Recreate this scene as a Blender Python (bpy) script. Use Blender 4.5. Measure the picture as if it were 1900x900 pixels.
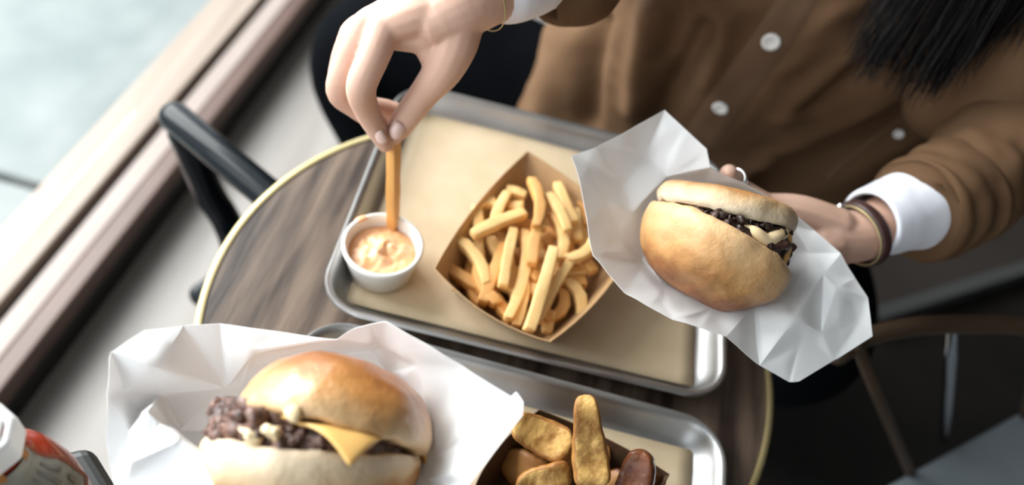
import bpy, bmesh, math, random
from mathutils import Vector as V, Matrix, noise
from mathutils.geometry import delaunay_2d_cdt
random.seed(7)
S = bpy.context.scene
for o in list(bpy.data.objects): bpy.data.objects.remove(o)
COL = S.collection
R_ = math.radians
# ------------------------------------------------------------------ camera, light, exposure
FPX, PITCH, ROLL = 1500.0, R_(50.78), R_(16.01)
TZ = 0.75                                   # table top height
CAM = V((0, 0, TZ + 0.614))
CF = V((0, math.cos(PITCH), -math.sin(PITCH)))
_r0 = V((1, 0, 0)); _u0 = V((0, math.sin(PITCH), math.cos(PITCH)))
CR = math.cos(ROLL) * _r0 + math.sin(ROLL) * _u0
CU = -math.sin(ROLL) * _r0 + math.cos(ROLL) * _u0
cd = bpy.data.cameras.new('camera'); cam = bpy.data.objects.new('camera', cd); COL.objects.link(cam)
cd.sensor_width = 36; cd.lens = 36 * FPX / 1900
cam.matrix_world = Matrix(((CR.x, CU.x, -CF.x, CAM.x), (CR.y, CU.y, -CF.y, CAM.y), (CR.z, CU.z, -CF.z, CAM.z), (0, 0, 0, 1)))
cd.dof.use_dof = True; cd.dof.focus_distance = 0.555; cd.dof.aperture_fstop = 2.7; cd.dof.aperture_blades = 9
cd.clip_start = 0.01
S.camera = cam
w = bpy.data.worlds.new('overcast_sky'); S.world = w; w.use_nodes = True
bg = w.node_tree.nodes['Background']; bg.inputs[0].default_value = (0.86, 0.93, 1.0, 1); bg.inputs[1].default_value = 1.9

def area(name, loc, aim, sx, sy, power, col):
    d = bpy.data.lights.new(name, 'AREA'); d.shape = 'RECTANGLE'; d.size = sx; d.size_y = sy; d.energy = power; d.color = col
    o = bpy.data.objects.new(name, d); COL.objects.link(o); o.location = loc
    o.rotation_euler = (V(aim) - V(loc)).to_track_quat('-Z', 'Y').to_euler(); return o
area('window_daylight', (-2.0, 1.25, 1.95), (0.0, 0.45, 0.8), 2.2, 1.6, 150, (1.0, 0.985, 0.97))
area('front_window_daylight', (-1.9, -0.75, 1.9), (0.0, 0.4, 0.8), 1.3, 1.3, 22, (1.0, 0.985, 0.97))
S.view_settings.view_transform = 'Standard'; S.view_settings.look = 'None'; S.view_settings.gamma = 1
S.view_settings.use_curve_mapping = False; S.view_settings.exposure = 0.40

# ------------------------------------------------------------------ helpers
def ray(x, y): return CF + (x - 950) / FPX * CR + (450 - y) / FPX * CU
def atd(x, y, d): return CAM + d * ray(x, y)
def atz(x, y, z):
    D = ray(x, y); return CAM + D * ((z - CAM.z) / D.z)
def imgdir(ix, iy, toward, px=950, py=450):
    """direction given as right / up in the view and towards the viewer, for a thing seen at the pixel px, py"""
    t = -ray(px, py).normalized(); r = (CR - t * CR.dot(t)).normalized(); u = t.cross(r)
    return (r * ix + u * iy + t * toward).normalized()

def mat(name, c1, c2=None, rough=0.5, scale=8, metal=0.0, bump=0.0, bscale=None, spec=0.5, detail=4, stretch=None, sss=0.0,
        trans=0.0, coat=0.0, lo=0.35, hi=0.65, rough2=None):
    m = bpy.data.materials.new(name); m.use_nodes = True; nt = m.node_tree; N = nt.nodes; L = nt.links
    b = N['Principled BSDF']; b.inputs['Roughness'].default_value = rough; b.inputs['Metallic'].default_value = metal
    b.inputs['Specular IOR Level'].default_value = spec; b.inputs['Coat Weight'].default_value = coat; b.inputs['Coat Roughness'].default_value = 0.15
    if sss: b.inputs['Subsurface Weight'].default_value = sss; b.inputs['Subsurface Radius'].default_value = (0.006, 0.002, 0.001); b.inputs['Subsurface Scale'].default_value = 1.0
    tc = N.new('ShaderNodeTexCoord'); mp = N.new('ShaderNodeMapping'); L.new(tc.outputs['Object'], mp.inputs[0])
    if stretch: mp.inputs['Scale'].default_value = stretch[:3]; mp.inputs['Rotation'].default_value = stretch[3] if len(stretch) > 3 else (0, 0, 0)
    nz = N.new('ShaderNodeTexNoise'); nz.inputs['Scale'].default_value = scale; nz.inputs['Detail'].default_value = detail; L.new(mp.outputs[0], nz.inputs[0])
    rp = N.new('ShaderNodeValToRGB'); rp.color_ramp.elements[0].position = lo; rp.color_ramp.elements[1].position = hi
    rp.color_ramp.elements[0].color = (*c1, 1); rp.color_ramp.elements[1].color = (*(c2 or c1), 1)
    L.new(nz.outputs[0], rp.inputs[0]); L.new(rp.outputs[0], b.inputs['Base Color'])
    if rough2 is not None:
        mr = N.new('ShaderNodeMapRange'); L.new(nz.outputs[0], mr.inputs[0]); mr.inputs[3].default_value = rough; mr.inputs[4].default_value = rough2
        L.new(mr.outputs[0], b.inputs['Roughness'])
    if bump:
        n2 = N.new('ShaderNodeTexNoise'); n2.inputs['Scale'].default_value = bscale or scale * 3; n2.inputs['Detail'].default_value = 5; L.new(mp.outputs[0], n2.inputs[0])
        bp = N.new('ShaderNodeBump'); bp.inputs['Strength'].default_value = bump; bp.inputs['Distance'].default_value = 0.002
        L.new(n2.outputs[0], bp.inputs['Height']); L.new(bp.outputs[0], b.inputs['Normal'])
    if trans:
        tr = N.new('ShaderNodeBsdfTranslucent'); L.new(rp.outputs[0], tr.inputs[0])
        mx = N.new('ShaderNodeMixShader'); mx.inputs[0].default_value = trans
        L.new(b.outputs[0], mx.inputs[1]); L.new(tr.outputs[0], mx.inputs[2]); L.new(mx.outputs[0], N['Material Output'].inputs[0])
    return m

def obj(name, verts, faces, m, parent=None, smooth=True, mods=()):
    me = bpy.data.meshes.new(name)
    off = parent_off(parent)
    me.from_pydata([tuple(V(v) - off) for v in verts], [], [tuple(f) for f in faces]); me.update()
    return link(name, me, m, parent, smooth)
def link(name, me, m, parent=None, smooth=True):
    me.materials.clear(); me.materials.append(m)
    if smooth:
        me.polygons.foreach_set('use_smooth', [True] * len(me.polygons))
    o = bpy.data.objects.new(name, me); COL.objects.link(o)
    if parent: o.parent = parent
    return o
WLOC = {}
def parent_off(p):
    return WLOC.get(p.name, V((0, 0, 0))) if p else V((0, 0, 0))
def bake(o):
    """apply modifiers of an object into its mesh"""
    dg = bpy.context.evaluated_depsgraph_get(); dg.update()
    me = bpy.data.meshes.new_from_object(o.evaluated_get(dg)); old = o.data; o.modifiers.clear(); o.data = me
    bpy.data.meshes.remove(old); return o
def tag(o, label=None, cat=None, group=None, kind=None):
    if label: o['label'] = label
    if cat: o['category'] = cat
    if group: o['group'] = group
    if kind: o['kind'] = kind
    return o
def thing(name, label, cat, loc, group=None):
    o = bpy.data.objects.new(name, None); COL.objects.link(o); o.location = loc; o.empty_display_size = 0.02
    WLOC[o.name] = V(loc); return tag(o, label, cat, group)
def sub(o, parent=None):
    """register a mesh part so that its own children use the same offset"""
    WLOC[o.name] = parent_off(o.parent); return o

def box(cx, cy, cz, sx, sy, sz, rz=0.0):
    vs = []; c, s = math.cos(rz), math.sin(rz)
    for z in (-.5, .5):
        for x, y in ((-.5, -.5), (.5, -.5), (.5, .5), (-.5, .5)):
            X, Y = x * sx, y * sy; vs.append((cx + X * c - Y * s, cy + X * s + Y * c, cz + z * sz))
    return vs, [(3, 2, 1, 0), (4, 5, 6, 7), (0, 1, 5, 4), (1, 2, 6, 5), (2, 3, 7, 6), (3, 0, 4, 7)]
def bbox(name, dims, m, parent=None, bev=0.004, seg=2):
    o = obj(name, *box(*dims), m, parent, smooth=False)
    if bev:
        md = o.modifiers.new('b', 'BEVEL'); md.width = bev; md.segments = seg; md.limit_method = 'ANGLE'; bake(o)
        o.data.polygons.foreach_set('use_smooth', [True] * len(o.data.polygons))
        try: o.data.set_sharp_from_angle(angle=R_(40))
        except Exception: pass
    return o
def cr(pts, n):
    """Catmull-Rom resample of tuples (any dimension), n samples per span"""
    P = [list(p) for p in pts]; P = [[2 * a - b for a, b in zip(P[0], P[1])]] + P + [[2 * a - b for a, b in zip(P[-1], P[-2])]]
    out = []
    for i in range(1, len(P) - 2):
        for k in range(n):
            t = k / n; t2 = t * t; t3 = t2 * t
            out.append([0.5 * (2 * b + (c - a) * t + (2 * a - 5 * b + 4 * c - d) * t2 + (3 * b - a - 3 * c + d) * t3)
                        for a, b, c, d in zip(P[i - 1], P[i], P[i + 1], P[i + 2])])
    out.append(P[-2]); return out
def rings(rgs, cap=True):
    n = len(rgs[0]); vs = [v for r in rgs for v in r]; fs = []
    for i in range(len(rgs) - 1):
        for k in range(n):
            a = i * n + k; b = i * n + (k + 1) % n; fs.append((a, b, b + n, a + n))
    if cap:
        fs.append(tuple(range(n - 1, -1, -1))); fs.append(tuple(range((len(rgs) - 1) * n, len(rgs) * n)))
    return vs, fs
def tube(pts, rad, seg=12, flat=1.0, up=None, round_ends=True):
    """tube along points with per point radii, rounded ends"""
    P = [V(p[:3]) for p in pts]; Rr = [rad] * len(P) if not isinstance(rad, (list, tuple)) else list(rad)
    if round_ends:
        t0 = (P[1] - P[0]).normalized(); t1 = (P[-1] - P[-2]).normalized(); r0, r1 = Rr[0], Rr[-1]
        st = [(P[0] - t0 * r0 * math.sin(a), r0 * max(math.cos(a), .03)) for a in (1.56, 1.1, .6)]
        en = [(P[-1] + t1 * r1 * math.sin(a), r1 * max(math.cos(a), .03)) for a in (.6, 1.1, 1.56)]
        P = [s[0] for s in st] + P + [s[0] for s in en]; Rr = [s[1] for s in st] + Rr + [s[1] for s in en]
    rg = []; u = None
    for i, p in enumerate(P):
        t = (P[min(i + 1, len(P) - 1)] - P[max(i - 1, 0)]).normalized()
        if u is None:
            u = V(up) if up else (V((0, 0, 1)) if abs(t.z) < .9 else V((1, 0, 0)))
        u = (u - t * u.dot(t)).normalized(); v = t.cross(u)
        rg.append([p + (u * math.sin(a) * flat + v * math.cos(a)) * Rr[i] for a in [2 * math.pi * k / seg for k in range(seg)]])
    return rings(rg)
def lathe(prof, seg=48, c=(0, 0, 0), mtx=None, fn=None):
    vs, fs = [], []
    n = len(prof)
    for k in range(seg):
        a = 2 * math.pi * k / seg
        for (r, z) in prof:
            p = V((r * math.cos(a), r * math.sin(a), z))
            if fn: p = fn(p, a)
            vs.append(p)
    for k in range(seg):
        k2 = (k + 1) % seg
        for i in range(n - 1): fs.append((k * n + i, k2 * n + i, k2 * n + i + 1, k * n + i + 1))
    c = V(c)
    return [(mtx @ v if mtx else v) + c for v in vs], fs
def merge(*parts):
    vs, fs = [], []
    for a, b in parts:
        o = len(vs); vs += list(a); fs += [tuple(i + o for i in f) for f in b]
    return vs, fs
def clean(o, d=1e-5):
    bm = bmesh.new(); bm.from_mesh(o.data); bmesh.ops.remove_doubles(bm, verts=bm.verts, dist=d)
    bmesh.ops.recalc_face_normals(bm, faces=bm.faces); bm.to_mesh(o.data); bm.free(); return o
def frame(axis, hint):
    """matrix whose Z is axis"""
    z = axis.normalized(); x = (hint - z * hint.dot(z)).normalized(); y = z.cross(x)
    return Matrix(((x.x, y.x, z.x), (x.y, y.y, z.y), (x.z, y.z, z.z)))
def fbm(p, s, o=4): return noise.fractal(V(p) * s, 1.0, 2.0, o)

# ------------------------------------------------------------------ materials
M = {}
M['floor'] = mat('pale_wood_floor', (.255, .228, .207), (.31, .282, .26), .5, 3, stretch=(6, .5, 1), bump=.1)
M['floor_dark'] = mat('shade_darkened_floor', (.007, .006, .0055), (.013, .011, .0095), .6, 4, spec=.2)  # dimness of the room's right side is put into this floor colour
M['wall'] = mat('brown_wall', (.05, .042, .037), (.06, .05, .044), .8, 3)
M['ceil'] = mat('ceiling_paint', (.30, .29, .275), (.34, .33, .31), .9, 2)
M['plaster'] = mat('pale_plaster', (.30, .29, .275), (.34, .33, .31), .9, 2)
M['sill'] = mat('tan_wood_sill', (.25, .19, .15), (.31, .245, .20), .5, 3, stretch=(8, .6, 4), bump=.1)
M['sill2'] = mat('pinkish_wood_step', (.27, .21, .185), (.32, .26, .23), .5, 3, stretch=(8, .6, 4), bump=.1)
M['nose'] = mat('red_brown_wood', (.075, .036, .026), (.10, .052, .037), .45, 5)
M['black'] = mat('black_paint', (.006, .006, .006), (.009, .008, .008), .5, 5)
M['pave'] = mat('pale_concrete', (.15, .175, .175), (.23, .25, .245), .8, 2.6, bump=.1, detail=3, lo=.38, hi=.60)
M['walnut'] = mat('greyed_walnut', (.035, .022, .016), (.18, .125, .09), .36, 5, stretch=(9, 1.0, 4, (0, 0, R_(-38))), bump=.1, lo=.36, hi=.62, detail=7)
M['brass'] = mat('brass_band', (.50, .40, .19), (.60, .49, .26), .38, 5, metal=.55)
M['steel'] = mat('brushed_steel', (.40, .395, .39), (.48, .475, .47), .34, 20, metal=1.0, rough2=.44)
M['chrome'] = mat('chrome', (.7, .7, .7), (.75, .75, .75), .12, 5, metal=1.0)
M['kraft'] = mat('kraft_liner', (.50, .385, .245), (.56, .44, .295), .6, 30, bump=.04, bscale=60)
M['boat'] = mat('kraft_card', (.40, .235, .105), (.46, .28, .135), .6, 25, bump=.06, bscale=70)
M['boat2'] = mat('shaded_greasy_card', (.075, .038, .018), (.12, .062, .03), .5, 12, bump=.06, bscale=70)  # kraft card darkened: grease plus the wrapper's shade put into the colour
M['fry'] = mat('fried_potato', (.80, .43, .13), (.90, .62, .27), .5, 38, bump=.3, bscale=160, sss=.06, lo=.34, hi=.6)
M['fry_dark'] = mat('browned_potato', (.62, .27, .065), (.78, .42, .13), .5, 45, bump=.35, bscale=160, lo=.34, hi=.66)
M['wedge'] = mat('fried_plantain', (.30, .13, .025), (.70, .42, .13), .5, 75, bump=.5, bscale=230, lo=.38, hi=.60, detail=7)
M['wedge_rim'] = mat('browned_edge', (.26, .10, .02), (.42, .19, .045), .5, 60, bump=.4, bscale=200)
M['wedge_red'] = mat('dark_sweet_potato', (.07, .018, .007), (.20, .060, .016), .35, 60, bump=.4, bscale=200)
M['paper'] = mat('white_wax_paper', (.86, .85, .85), (.88, .875, .875), .45, 10, trans=.28, bump=.03, bscale=90, spec=.4)
M['cup'] = mat('white_ceramic', (.80, .76, .71), (.84, .80, .75), .35, 5)
M['sauce'] = mat('pink_orange_sauce', (.82, .40, .17), (.90, .56, .33), .28, 70, bump=.3, bscale=130, sss=.05)
M['patty'] = mat('grilled_beef', (.022, .009, .006), (.12, .055, .038), .38, 150, bump=.7, bscale=330, lo=.4, hi=.68, detail=6)
M['patty_brown'] = mat('seared_beef', (.030, .013, .009), (.21, .105, .075), .38, 120, bump=.7, bscale=300, lo=.36, hi=.66, detail=6)
M['char'] = mat('charred_edge', (.012, .006, .004), (.04, .018, .01), .35, 150, bump=.6, bscale=300)
M['cheese'] = mat('melted_cheese', (.80, .45, .13), (.86, .52, .18), .3, 25, sss=.1)
M['mayo'] = mat('creamy_sauce', (.82, .60, .33), (.86, .67, .42), .2, 40, sss=.1)
M['skin'] = mat('skin', (.60, .36, .265), (.66, .42, .32), .48, 30, bump=.08, bscale=160, sss=.12)
M['nail'] = mat('nail', (.74, .50, .44), (.78, .56, .50), .2, 10)
M['shirt'] = mat('brown_cotton', (.096, .051, .025), (.130, .072, .038), .85, 6, bump=.12, bscale=500, spec=.15)
M['placket'] = mat('brown_cotton_doubled', (.112, .064, .036), (.14, .082, .049), .85, 8, bump=.12, bscale=500, spec=.15)
M['button'] = mat('pearl_button', (.72, .69, .66), (.86, .84, .82), .22, 120)
M['trousers'] = mat('black_trousers', (.002, .0023, .003), (.003, .0035, .0045), .9, 10, spec=.02)
M['cuff'] = mat('white_knit', (.74, .74, .80), (.80, .80, .85), .85, 30, bump=.12, bscale=500)
M['hair'] = mat('black_hair', (.0025, .002, .0025), (.005, .004, .004), .5, 40, spec=.12)
M['bracelet'] = mat('dark_leather', (.03, .010, .008), (.05, .018, .014), .4, 60)
M['chairblack'] = mat('black_lacquer', (.004, .006, .008), (.006, .008, .010), .12, 5, spec=.16)
M['greyseat'] = mat('grey_vinyl', (.17, .195, .215), (.21, .235, .255), .5, 6)
M['rail'] = mat('brown_bentwood', (.035, .019, .009), (.05, .028, .013), .5, 10)
M['ketchup'] = mat('ketchup', (.22, .022, .008), (.28, .035, .012), .22, 10)
M['capwhite'] = mat('white_plastic', (.82, .82, .82), (.86, .86, .86), .35, 10)
M['lid_red'] = mat('cap_inset', (.35, .08, .05), (.45, .12, .08), .4, 20)
M['labelpaper'] = mat('label_paper', (.24, .235, .20), (.33, .32, .275), .6, 60, lo=.42, hi=.6)
M['rust'] = mat('rust_ink', (.33, .13, .03), (.38, .16, .04), .6, 20)
M['ink'] = mat('grey_ink', (.16, .15, .13), (.20, .18, .16), .6, 20)
M['redink'] = mat('dark_red_ink', (.20, .04, .02), (.25, .06, .03), .6, 20)

def bun_mat(name, pale, gold, brown, z0, z1, rough, scale=30, amt=.35, coat=0.0):
    """bread colour: pale near the cut, golden, then browned at the crown, mottled with noise (follows the bread itself)"""
    m = bpy.data.materials.new(name); m.use_nodes = True; nt = m.node_tree; N = nt.nodes; L = nt.links; b = N['Principled BSDF']
    b.inputs['Roughness'].default_value = rough; b.inputs['Subsurface Weight'].default_value = .08; b.inputs['Subsurface Radius'].default_value = (.004, .002, .001)
    b.inputs['Coat Weight'].default_value = coat; b.inputs['Coat Roughness'].default_value = .14
    at = N.new('ShaderNodeAttribute'); at.attribute_name = 'bake'
    tc = N.new('ShaderNodeTexCoord'); nz = N.new('ShaderNodeTexNoise'); nz.inputs['Scale'].default_value = scale; nz.inputs['Detail'].default_value = 5
    L.new(tc.outputs['Object'], nz.inputs[0])
    ad = N.new('ShaderNodeMath'); ad.operation = 'MULTIPLY_ADD'; L.new(nz.outputs[0], ad.inputs[0]); ad.inputs[1].default_value = amt
    sb = N.new('ShaderNodeMath'); sb.operation = 'SUBTRACT'; L.new(at.outputs['Fac'], sb.inputs[0]); sb.inputs[1].default_value = amt / 2
    L.new(sb.outputs[0], ad.inputs[2])
    rp = N.new('ShaderNodeValToRGB'); e = rp.color_ramp.elements; e[0].position = z0; e[0].color = (*pale, 1); e[1].position = z1; e[1].color = (*brown, 1)
    k = e.new((z0 + z1) / 2); k.color = (*gold, 1)
    L.new(ad.outputs[0], rp.inputs[0]); L.new(rp.outputs[0], b.inputs['Base Color'])
    n2 = N.new('ShaderNodeTexNoise'); n2.inputs['Scale'].default_value = 95; n2.inputs['Detail'].default_value = 7; n2.inputs['Roughness'].default_value = .62; L.new(tc.outputs['Object'], n2.inputs[0])
    bp = N.new('ShaderNodeBump'); bp.inputs['Strength'].default_value = .55; bp.inputs['Distance'].default_value = .0028
    L.new(n2.outputs[0], bp.inputs['Height']); L.new(bp.outputs[0], b.inputs['Normal'])
    return m
M['crown_gloss'] = bun_mat('glazed_bun', (.60, .38, .19), (.52, .235, .07), (.34, .11, .022), .05, .95, .30, 34, 1.0, coat=.5)
M['crown_matt'] = bun_mat('toasted_bun', (.64, .40, .20), (.52, .265, .092), (.24, .082, .022), .05, 1.0, .5, 42, 1.0, coat=.12)
M['heel_pale'] = bun_mat('pale_bun', (.66, .52, .36), (.58, .39, .21), (.40, .18, .055), .2, 1.1, .6, 40, .9)

gm = bpy.data.materials.new('window_glass'); gm.use_nodes = True; N = gm.node_tree.nodes; L = gm.node_tree.links
N.remove(N['Principled BSDF']); tr = N.new('ShaderNodeBsdfTransparent'); tr.inputs[0].default_value = (.96, .98, .98, 1); gl = N.new('ShaderNodeBsdfGlossy'); gl.inputs['Roughness'].default_value = .02
mx = N.new('ShaderNodeMixShader'); mx.inputs[0].default_value = .05; L.new(tr.outputs[0], mx.inputs[1]); L.new(gl.outputs[0], mx.inputs[2])
L.new(mx.outputs[0], N['Material Output'].inputs[0]); M['glass'] = gm

# ------------------------------------------------------------------ setting
def struct(name, dims, m, bev=0.0, parent=None):
    o = bbox(name, dims, m, parent, bev)
    if not parent: o['kind'] = 'structure'
    return o
XW = -0.715          # room face of the low window sill
floor = struct('floor', (-.20, .7, -.02, 1.31, 6.6, .04), M['floor'])
struct('floor_dark', (2.03, .7, -.02, 3.14, 6.6, .04), M['floor_dark'])
struct('ceiling', (1.3, .7, 3.02, 4.9, 6.7, .04), M['ceil'])
struct('wall_back', (1.3, 4.02, 1.5, 4.9, .06, 3.0), M['wall'])
struct('wall_right', (3.63, .7, 1.5, .06, 6.6, 3.0), M['wall'])
struct('wall_front', (1.75, -2.62, 1.5, 3.9, .06, 3.0), M['plaster'])
ROT = R_(-2.6)
def along(y): return -.708 + 0.05 * (y - .5)      # the window wall is not quite square to the table
def strip(name, x0, x1, z0, z1, m, bev=.004, parent=None):
    """long bar of the window wall, running along its slight slant"""
    ya, yb = -2.6, 4.0
    v = []
    for z in (z0, z1):
        v += [(along(ya) + x0, ya, z), (along(ya) + x1, ya, z), (along(yb) + x1, yb, z), (along(yb) + x0, yb, z)]
    o = obj(name, v, [(3, 2, 1, 0), (4, 5, 6, 7), (0, 1, 5, 4), (1, 2, 6, 5), (2, 3, 7, 6), (3, 0, 4, 7)], m, parent, smooth=False)
    if bev:
        md = o.modifiers.new('b', 'BEVEL'); md.width = bev; md.segments = 2; bake(o)
    if not parent: o['kind'] = 'structure'
    return o
strip('baseboard_left', -.09, 0.0, 0.0005, .062, M['black'], 0)
strip('trim_1', -.03, .006, .0625, .105, M['nose'])
strip('trim_2', -.069, -.0305, .0625, .1055, M['sill2'], .002)
strip('trim_3', -.088, -.0695, .05, .088, M['black'], 0)
strip('trim_4', -.182, -.0885, .05, .112, M['sill'])
wf = strip('window_1', -.165, -.105, 2.7, 2.85, M['sill'])
g = strip('window_pane', -.138, -.132, .1125, 2.7, M['glass'], 0, wf)
strip('wall_left', -.20, -.08, 2.851, 3.0, M['ceil'], 0)
ground = struct('ground', (-3.6, 1.0, -.12, 5.4, 11, .1), M['pave'])
for i in range(7):
    for j in range(9):
        x = -1.235 - .74 * i; y = -2.0 + .84 * j
        o = bbox('paving_slab', (x, y, -.055 + random.uniform(-.002, .002), .725, .825, .03), M['pave'], ground, .006, 1)

# ------------------------------------------------------------------ table
TC = V((.008, .4035, TZ)); TR = .2565
t = thing('cafe_table', 'small round walnut cafe table with a thin brass edge holding both trays', 'table', (TC.x, TC.y, 0))
top_prof = [(0, 0), (TR - .004, 0), (TR - .004, -.022), (0, -.022)]
o = obj('table_top', *lathe(top_prof, 96, TC), M['walnut'], t, smooth=False); clean(o)
o = obj('brass_edge', *lathe([(TR - .0035, .0012), (TR - .001, .0018), (TR + .0028, .001), (TR + .003, -.024), (TR - .0035, -.025), (TR - .0035, .0012)], 128, TC), M['brass'], t)
o['label'] = 'thin brass band around the rim'
obj('column', *tube([(TC.x, TC.y, TZ - .056), (TC.x, TC.y, .03)], .03, 20), M['chairblack'], t)
obj('base', *lathe([(0, .028), (.05, .028), (.17, .014), (.18, 0), (0, 0)], 48, (TC.x, TC.y, .0)), M['chairblack'], t)

# ------------------------------------------------------------------ trays
def rrect(w, d, r, n=8):
    pts = []
    for (cx, cy, a0) in ((w / 2 - r, d / 2 - r, 0), (-w / 2 + r, d / 2 - r, 90), (-w / 2 + r, -d / 2 + r, 180), (w / 2 - r, -d / 2 + r, 270)):
        for k in range(n + 1):
            a = R_(a0 + 90 * k / n); pts.append((cx + r * math.cos(a), cy + r * math.sin(a)))
    return pts
TW, TD = .363, .302
def make_tray(label, cx, cy, rz, z0):
    t = thing('serving_tray', label, 'tray', (cx, cy, z0))
    c, s = math.cos(rz), math.sin(rz)
    prof = [(.030, .0012, .022), (.024, .002, .024), (.0150, .006, .028), (.0090, .020, .033), (.0070, .0235, .034), (.0045, .0262, .036), (.0018, .0262, .038), (.0, .0240, .040), (.0006, .0215, .039), (.003, .0205, .037),
            (.0072, .0195, .034), (.0155, .0052, .028), (.023, .0, .024), (.030, .0, .022)]
    rg = []
    for off, z, r in prof:
        rg.append([V((cx + x * c - y * s, cy + x * s + y * c, z0 + z)) for x, y in rrect(TW - 2 * off, TD - 2 * off, r - off * .3)])
    vs, fs = rings(rg, cap=True)
    fs = fs[:-2] + [fs[-2][::-1], fs[-1][::-1]]
    o = obj('pan', vs, [f[::-1] for f in fs], M['steel'], t); clean(o, 1e-7)
    o.data.set_sharp_from_angle(angle=R_(50))
    return t
def liner(label, cx, cy, rz, z, w, d, curl=()):
    nx, ny = 24, 20; vs, fs = [], []; c, s = math.cos(rz), math.sin(rz)
    for i in range(nx + 1):
        for j in range(ny + 1):
            x = (i / nx - .5) * w; y = (j / ny - .5) * d
            h = .0012 * (1 + fbm((x, y, 1), 9, 2)) + .010 * max(0, abs(i / nx - .5) * 2 - .93) + .012 * max(0, abs(j / ny - .5) * 2 - .93)
            vs.append((cx + x * c - y * s, cy + x * s + y * c, z + h))
    for i in range(nx):
        for j in range(ny): a = i * (ny + 1) + j; fs.append((a, a + ny + 1, a + ny + 2, a + 1))
    o = obj('tray_liner', vs, fs, M['kraft']); md = o.modifiers.new('s', 'SOLIDIFY'); md.thickness = .0003; md.offset = 1; bake(o)
    return tag(o, label, 'paper')
T1 = (.0268, .514, R_(2.95), TZ + .0008)
make_tray('steel tray under the french fries and sauce cup, farther from the viewer', *T1)
liner('tan paper liner under the french fries and sauce cup', T1[0] - .001, T1[1] + .002, T1[2] - .005, T1[3] + .0016, .318, .258)
a, b = atz(583, 581, TZ + .025), atz(1346, 786, TZ + .025)
rz2 = math.atan2(b.y - a.y, b.x - a.x); mid = (a + b) / 2; nrm = V((-math.sin(rz2), math.cos(rz2), 0))
c2 = mid - nrm * TD / 2 + V((math.cos(rz2), math.sin(rz2), 0)) * 0
T2 = (c2.x, c2.y, rz2, TZ + .0008)
make_tray('nearer steel tray holding the dark boat of plantain slices', *T2)
liner('tan paper liner under the dark boat of plantain slices', T2[0], T2[1], T2[2], T2[3] + .0016, .318, .258)

# ------------------------------------------------------------------ sauce cup
CZ = T1[3] + .0045
cc = atz(711, 452, CZ + .036); 
cup = obj('sauce_cup', *lathe([(0, .004), (.024, .004), (.0268, .007), (.0315, .032), (.0325, .0355), (.0343, .0365), (.0360, .0348), (.0355, .031), (.0340, .0285), (.0285, .001), (.027, 0), (0, 0)], 64, (cc.x, cc.y, CZ)), M['cup'])
clean(cup); tag(cup, 'small white cup of pink orange sauce on the far tray', 'cup')
def sauce_fn(p, a):
    r = p.xy.length; k = max(0, 1 - r / .031)
    p.z += k * .006 * (.6 + fbm((p.x + 3, p.y, .2), 60, 4)) + (.0018 if r < .029 else 0) * fbm((p.x, p.y, 5), 150, 3); return p
sp = [(.0302, .0222), (.0296, .0232)] + [(.0296 * (1 - i / 16), .0236 + .003 * math.sin(i / 16 * 1.5)) for i in range(1, 16)] + [(.0004, .027)]
sauce = obj('dipping_sauce', *merge(lathe(sp, 64, (cc.x, cc.y, CZ), fn=sauce_fn), lathe([(.0255, .008), (.0302, .0222)], 64, (cc.x, cc.y, CZ)), lathe([(0, .008), (.0255, .008)], 64, (cc.x, cc.y, CZ))), M['sauce'])
clean(sauce); tag(sauce, 'lumpy pink orange dipping sauce inside the white cup', 'sauce')
# smear on the rim
q = atz(668, 402, CZ + .0365); q = V((cc.x, cc.y, CZ + .0352)) + (q - V((cc.x, cc.y, CZ + .0365))).normalized() * .0338
o = obj('rim_smear', *lathe([(0, .0016), (.003, .0012), (.0062, 0), (0, -.001)], 16, q, mtx=Matrix(((.8, .3, 0), (.3, .9, 0), (0, 0, 1.1)))), M['sauce'], cup); o['label'] = 'smear of sauce on the cup rim'

# ------------------------------------------------------------------ boats
def boat(name, label, rim4, zf, zr, m, shrink=.74, bow=.010, dip=.004):
    """folded card boat: four flared walls with bowed top edges"""
    C0 = sum((V(p) for p in rim4), V()) / 4
    n = 10; rg = []
    for k, (f, z) in enumerate(((0, zf), (.25, zf), (.55, zf), (.8, zf), (.97, zf + .0006), (1.0, zf + .002))):
        ring = []
        for i in range(4):
            A = C0 + (V(rim4[i]) - C0) * shrink; B = C0 + (V(rim4[(i + 1) % 4]) - C0) * shrink
            out = (V(rim4[i]).lerp(V(rim4[(i + 1) % 4]), .5) - C0); out.z = 0; out.normalize()
            for s in range(n): u = s / n; p = A.lerp(B, u) + out * 4 * u * (1 - u) * bow * .8; ring.append(V((C0.x + (p.x - C0.x) * max(f, .02), C0.y + (p.y - C0.y) * max(f, .02), z)))
        rg.append(ring)
    for f in (.25, .5, .75, 1.0):
        ring = []
        for i in range(4):
            A0 = C0 + (V(rim4[i]) - C0) * shrink; B0 = C0 + (V(rim4[(i + 1) % 4]) - C0) * shrink
            A1, B1 = V(rim4[i]), V(rim4[(i + 1) % 4]); out = (A1.lerp(B1, .5) - C0); out.z = 0; out.normalize()
            for s in range(n):
                u = s / n; p = A0.lerp(B0, u).lerp(A1.lerp(B1, u), f); bo = 4 * u * (1 - u)
                p += out * bo * bow * (.8 + .2 * f); ring.append(V((p.x, p.y, zf + (zr - zf) * f - bo * dip * f)))
        rg.append(ring)
    vs, fs = rings(rg, cap=True); fs = fs[:-1]
    t = thing(name, label, 'food boat', (C0.x, C0.y, zf))
    o = obj('card_walls', vs, fs, m, t, smooth=False); clean(o, 1e-6)
    md = o.modifiers.new('s', 'SOLIDIFY'); md.thickness = .0009; md.offset = 0; bake(o)
    return t, C0
BZ = T1[3] + .0045
rimz = TZ + .052
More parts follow.
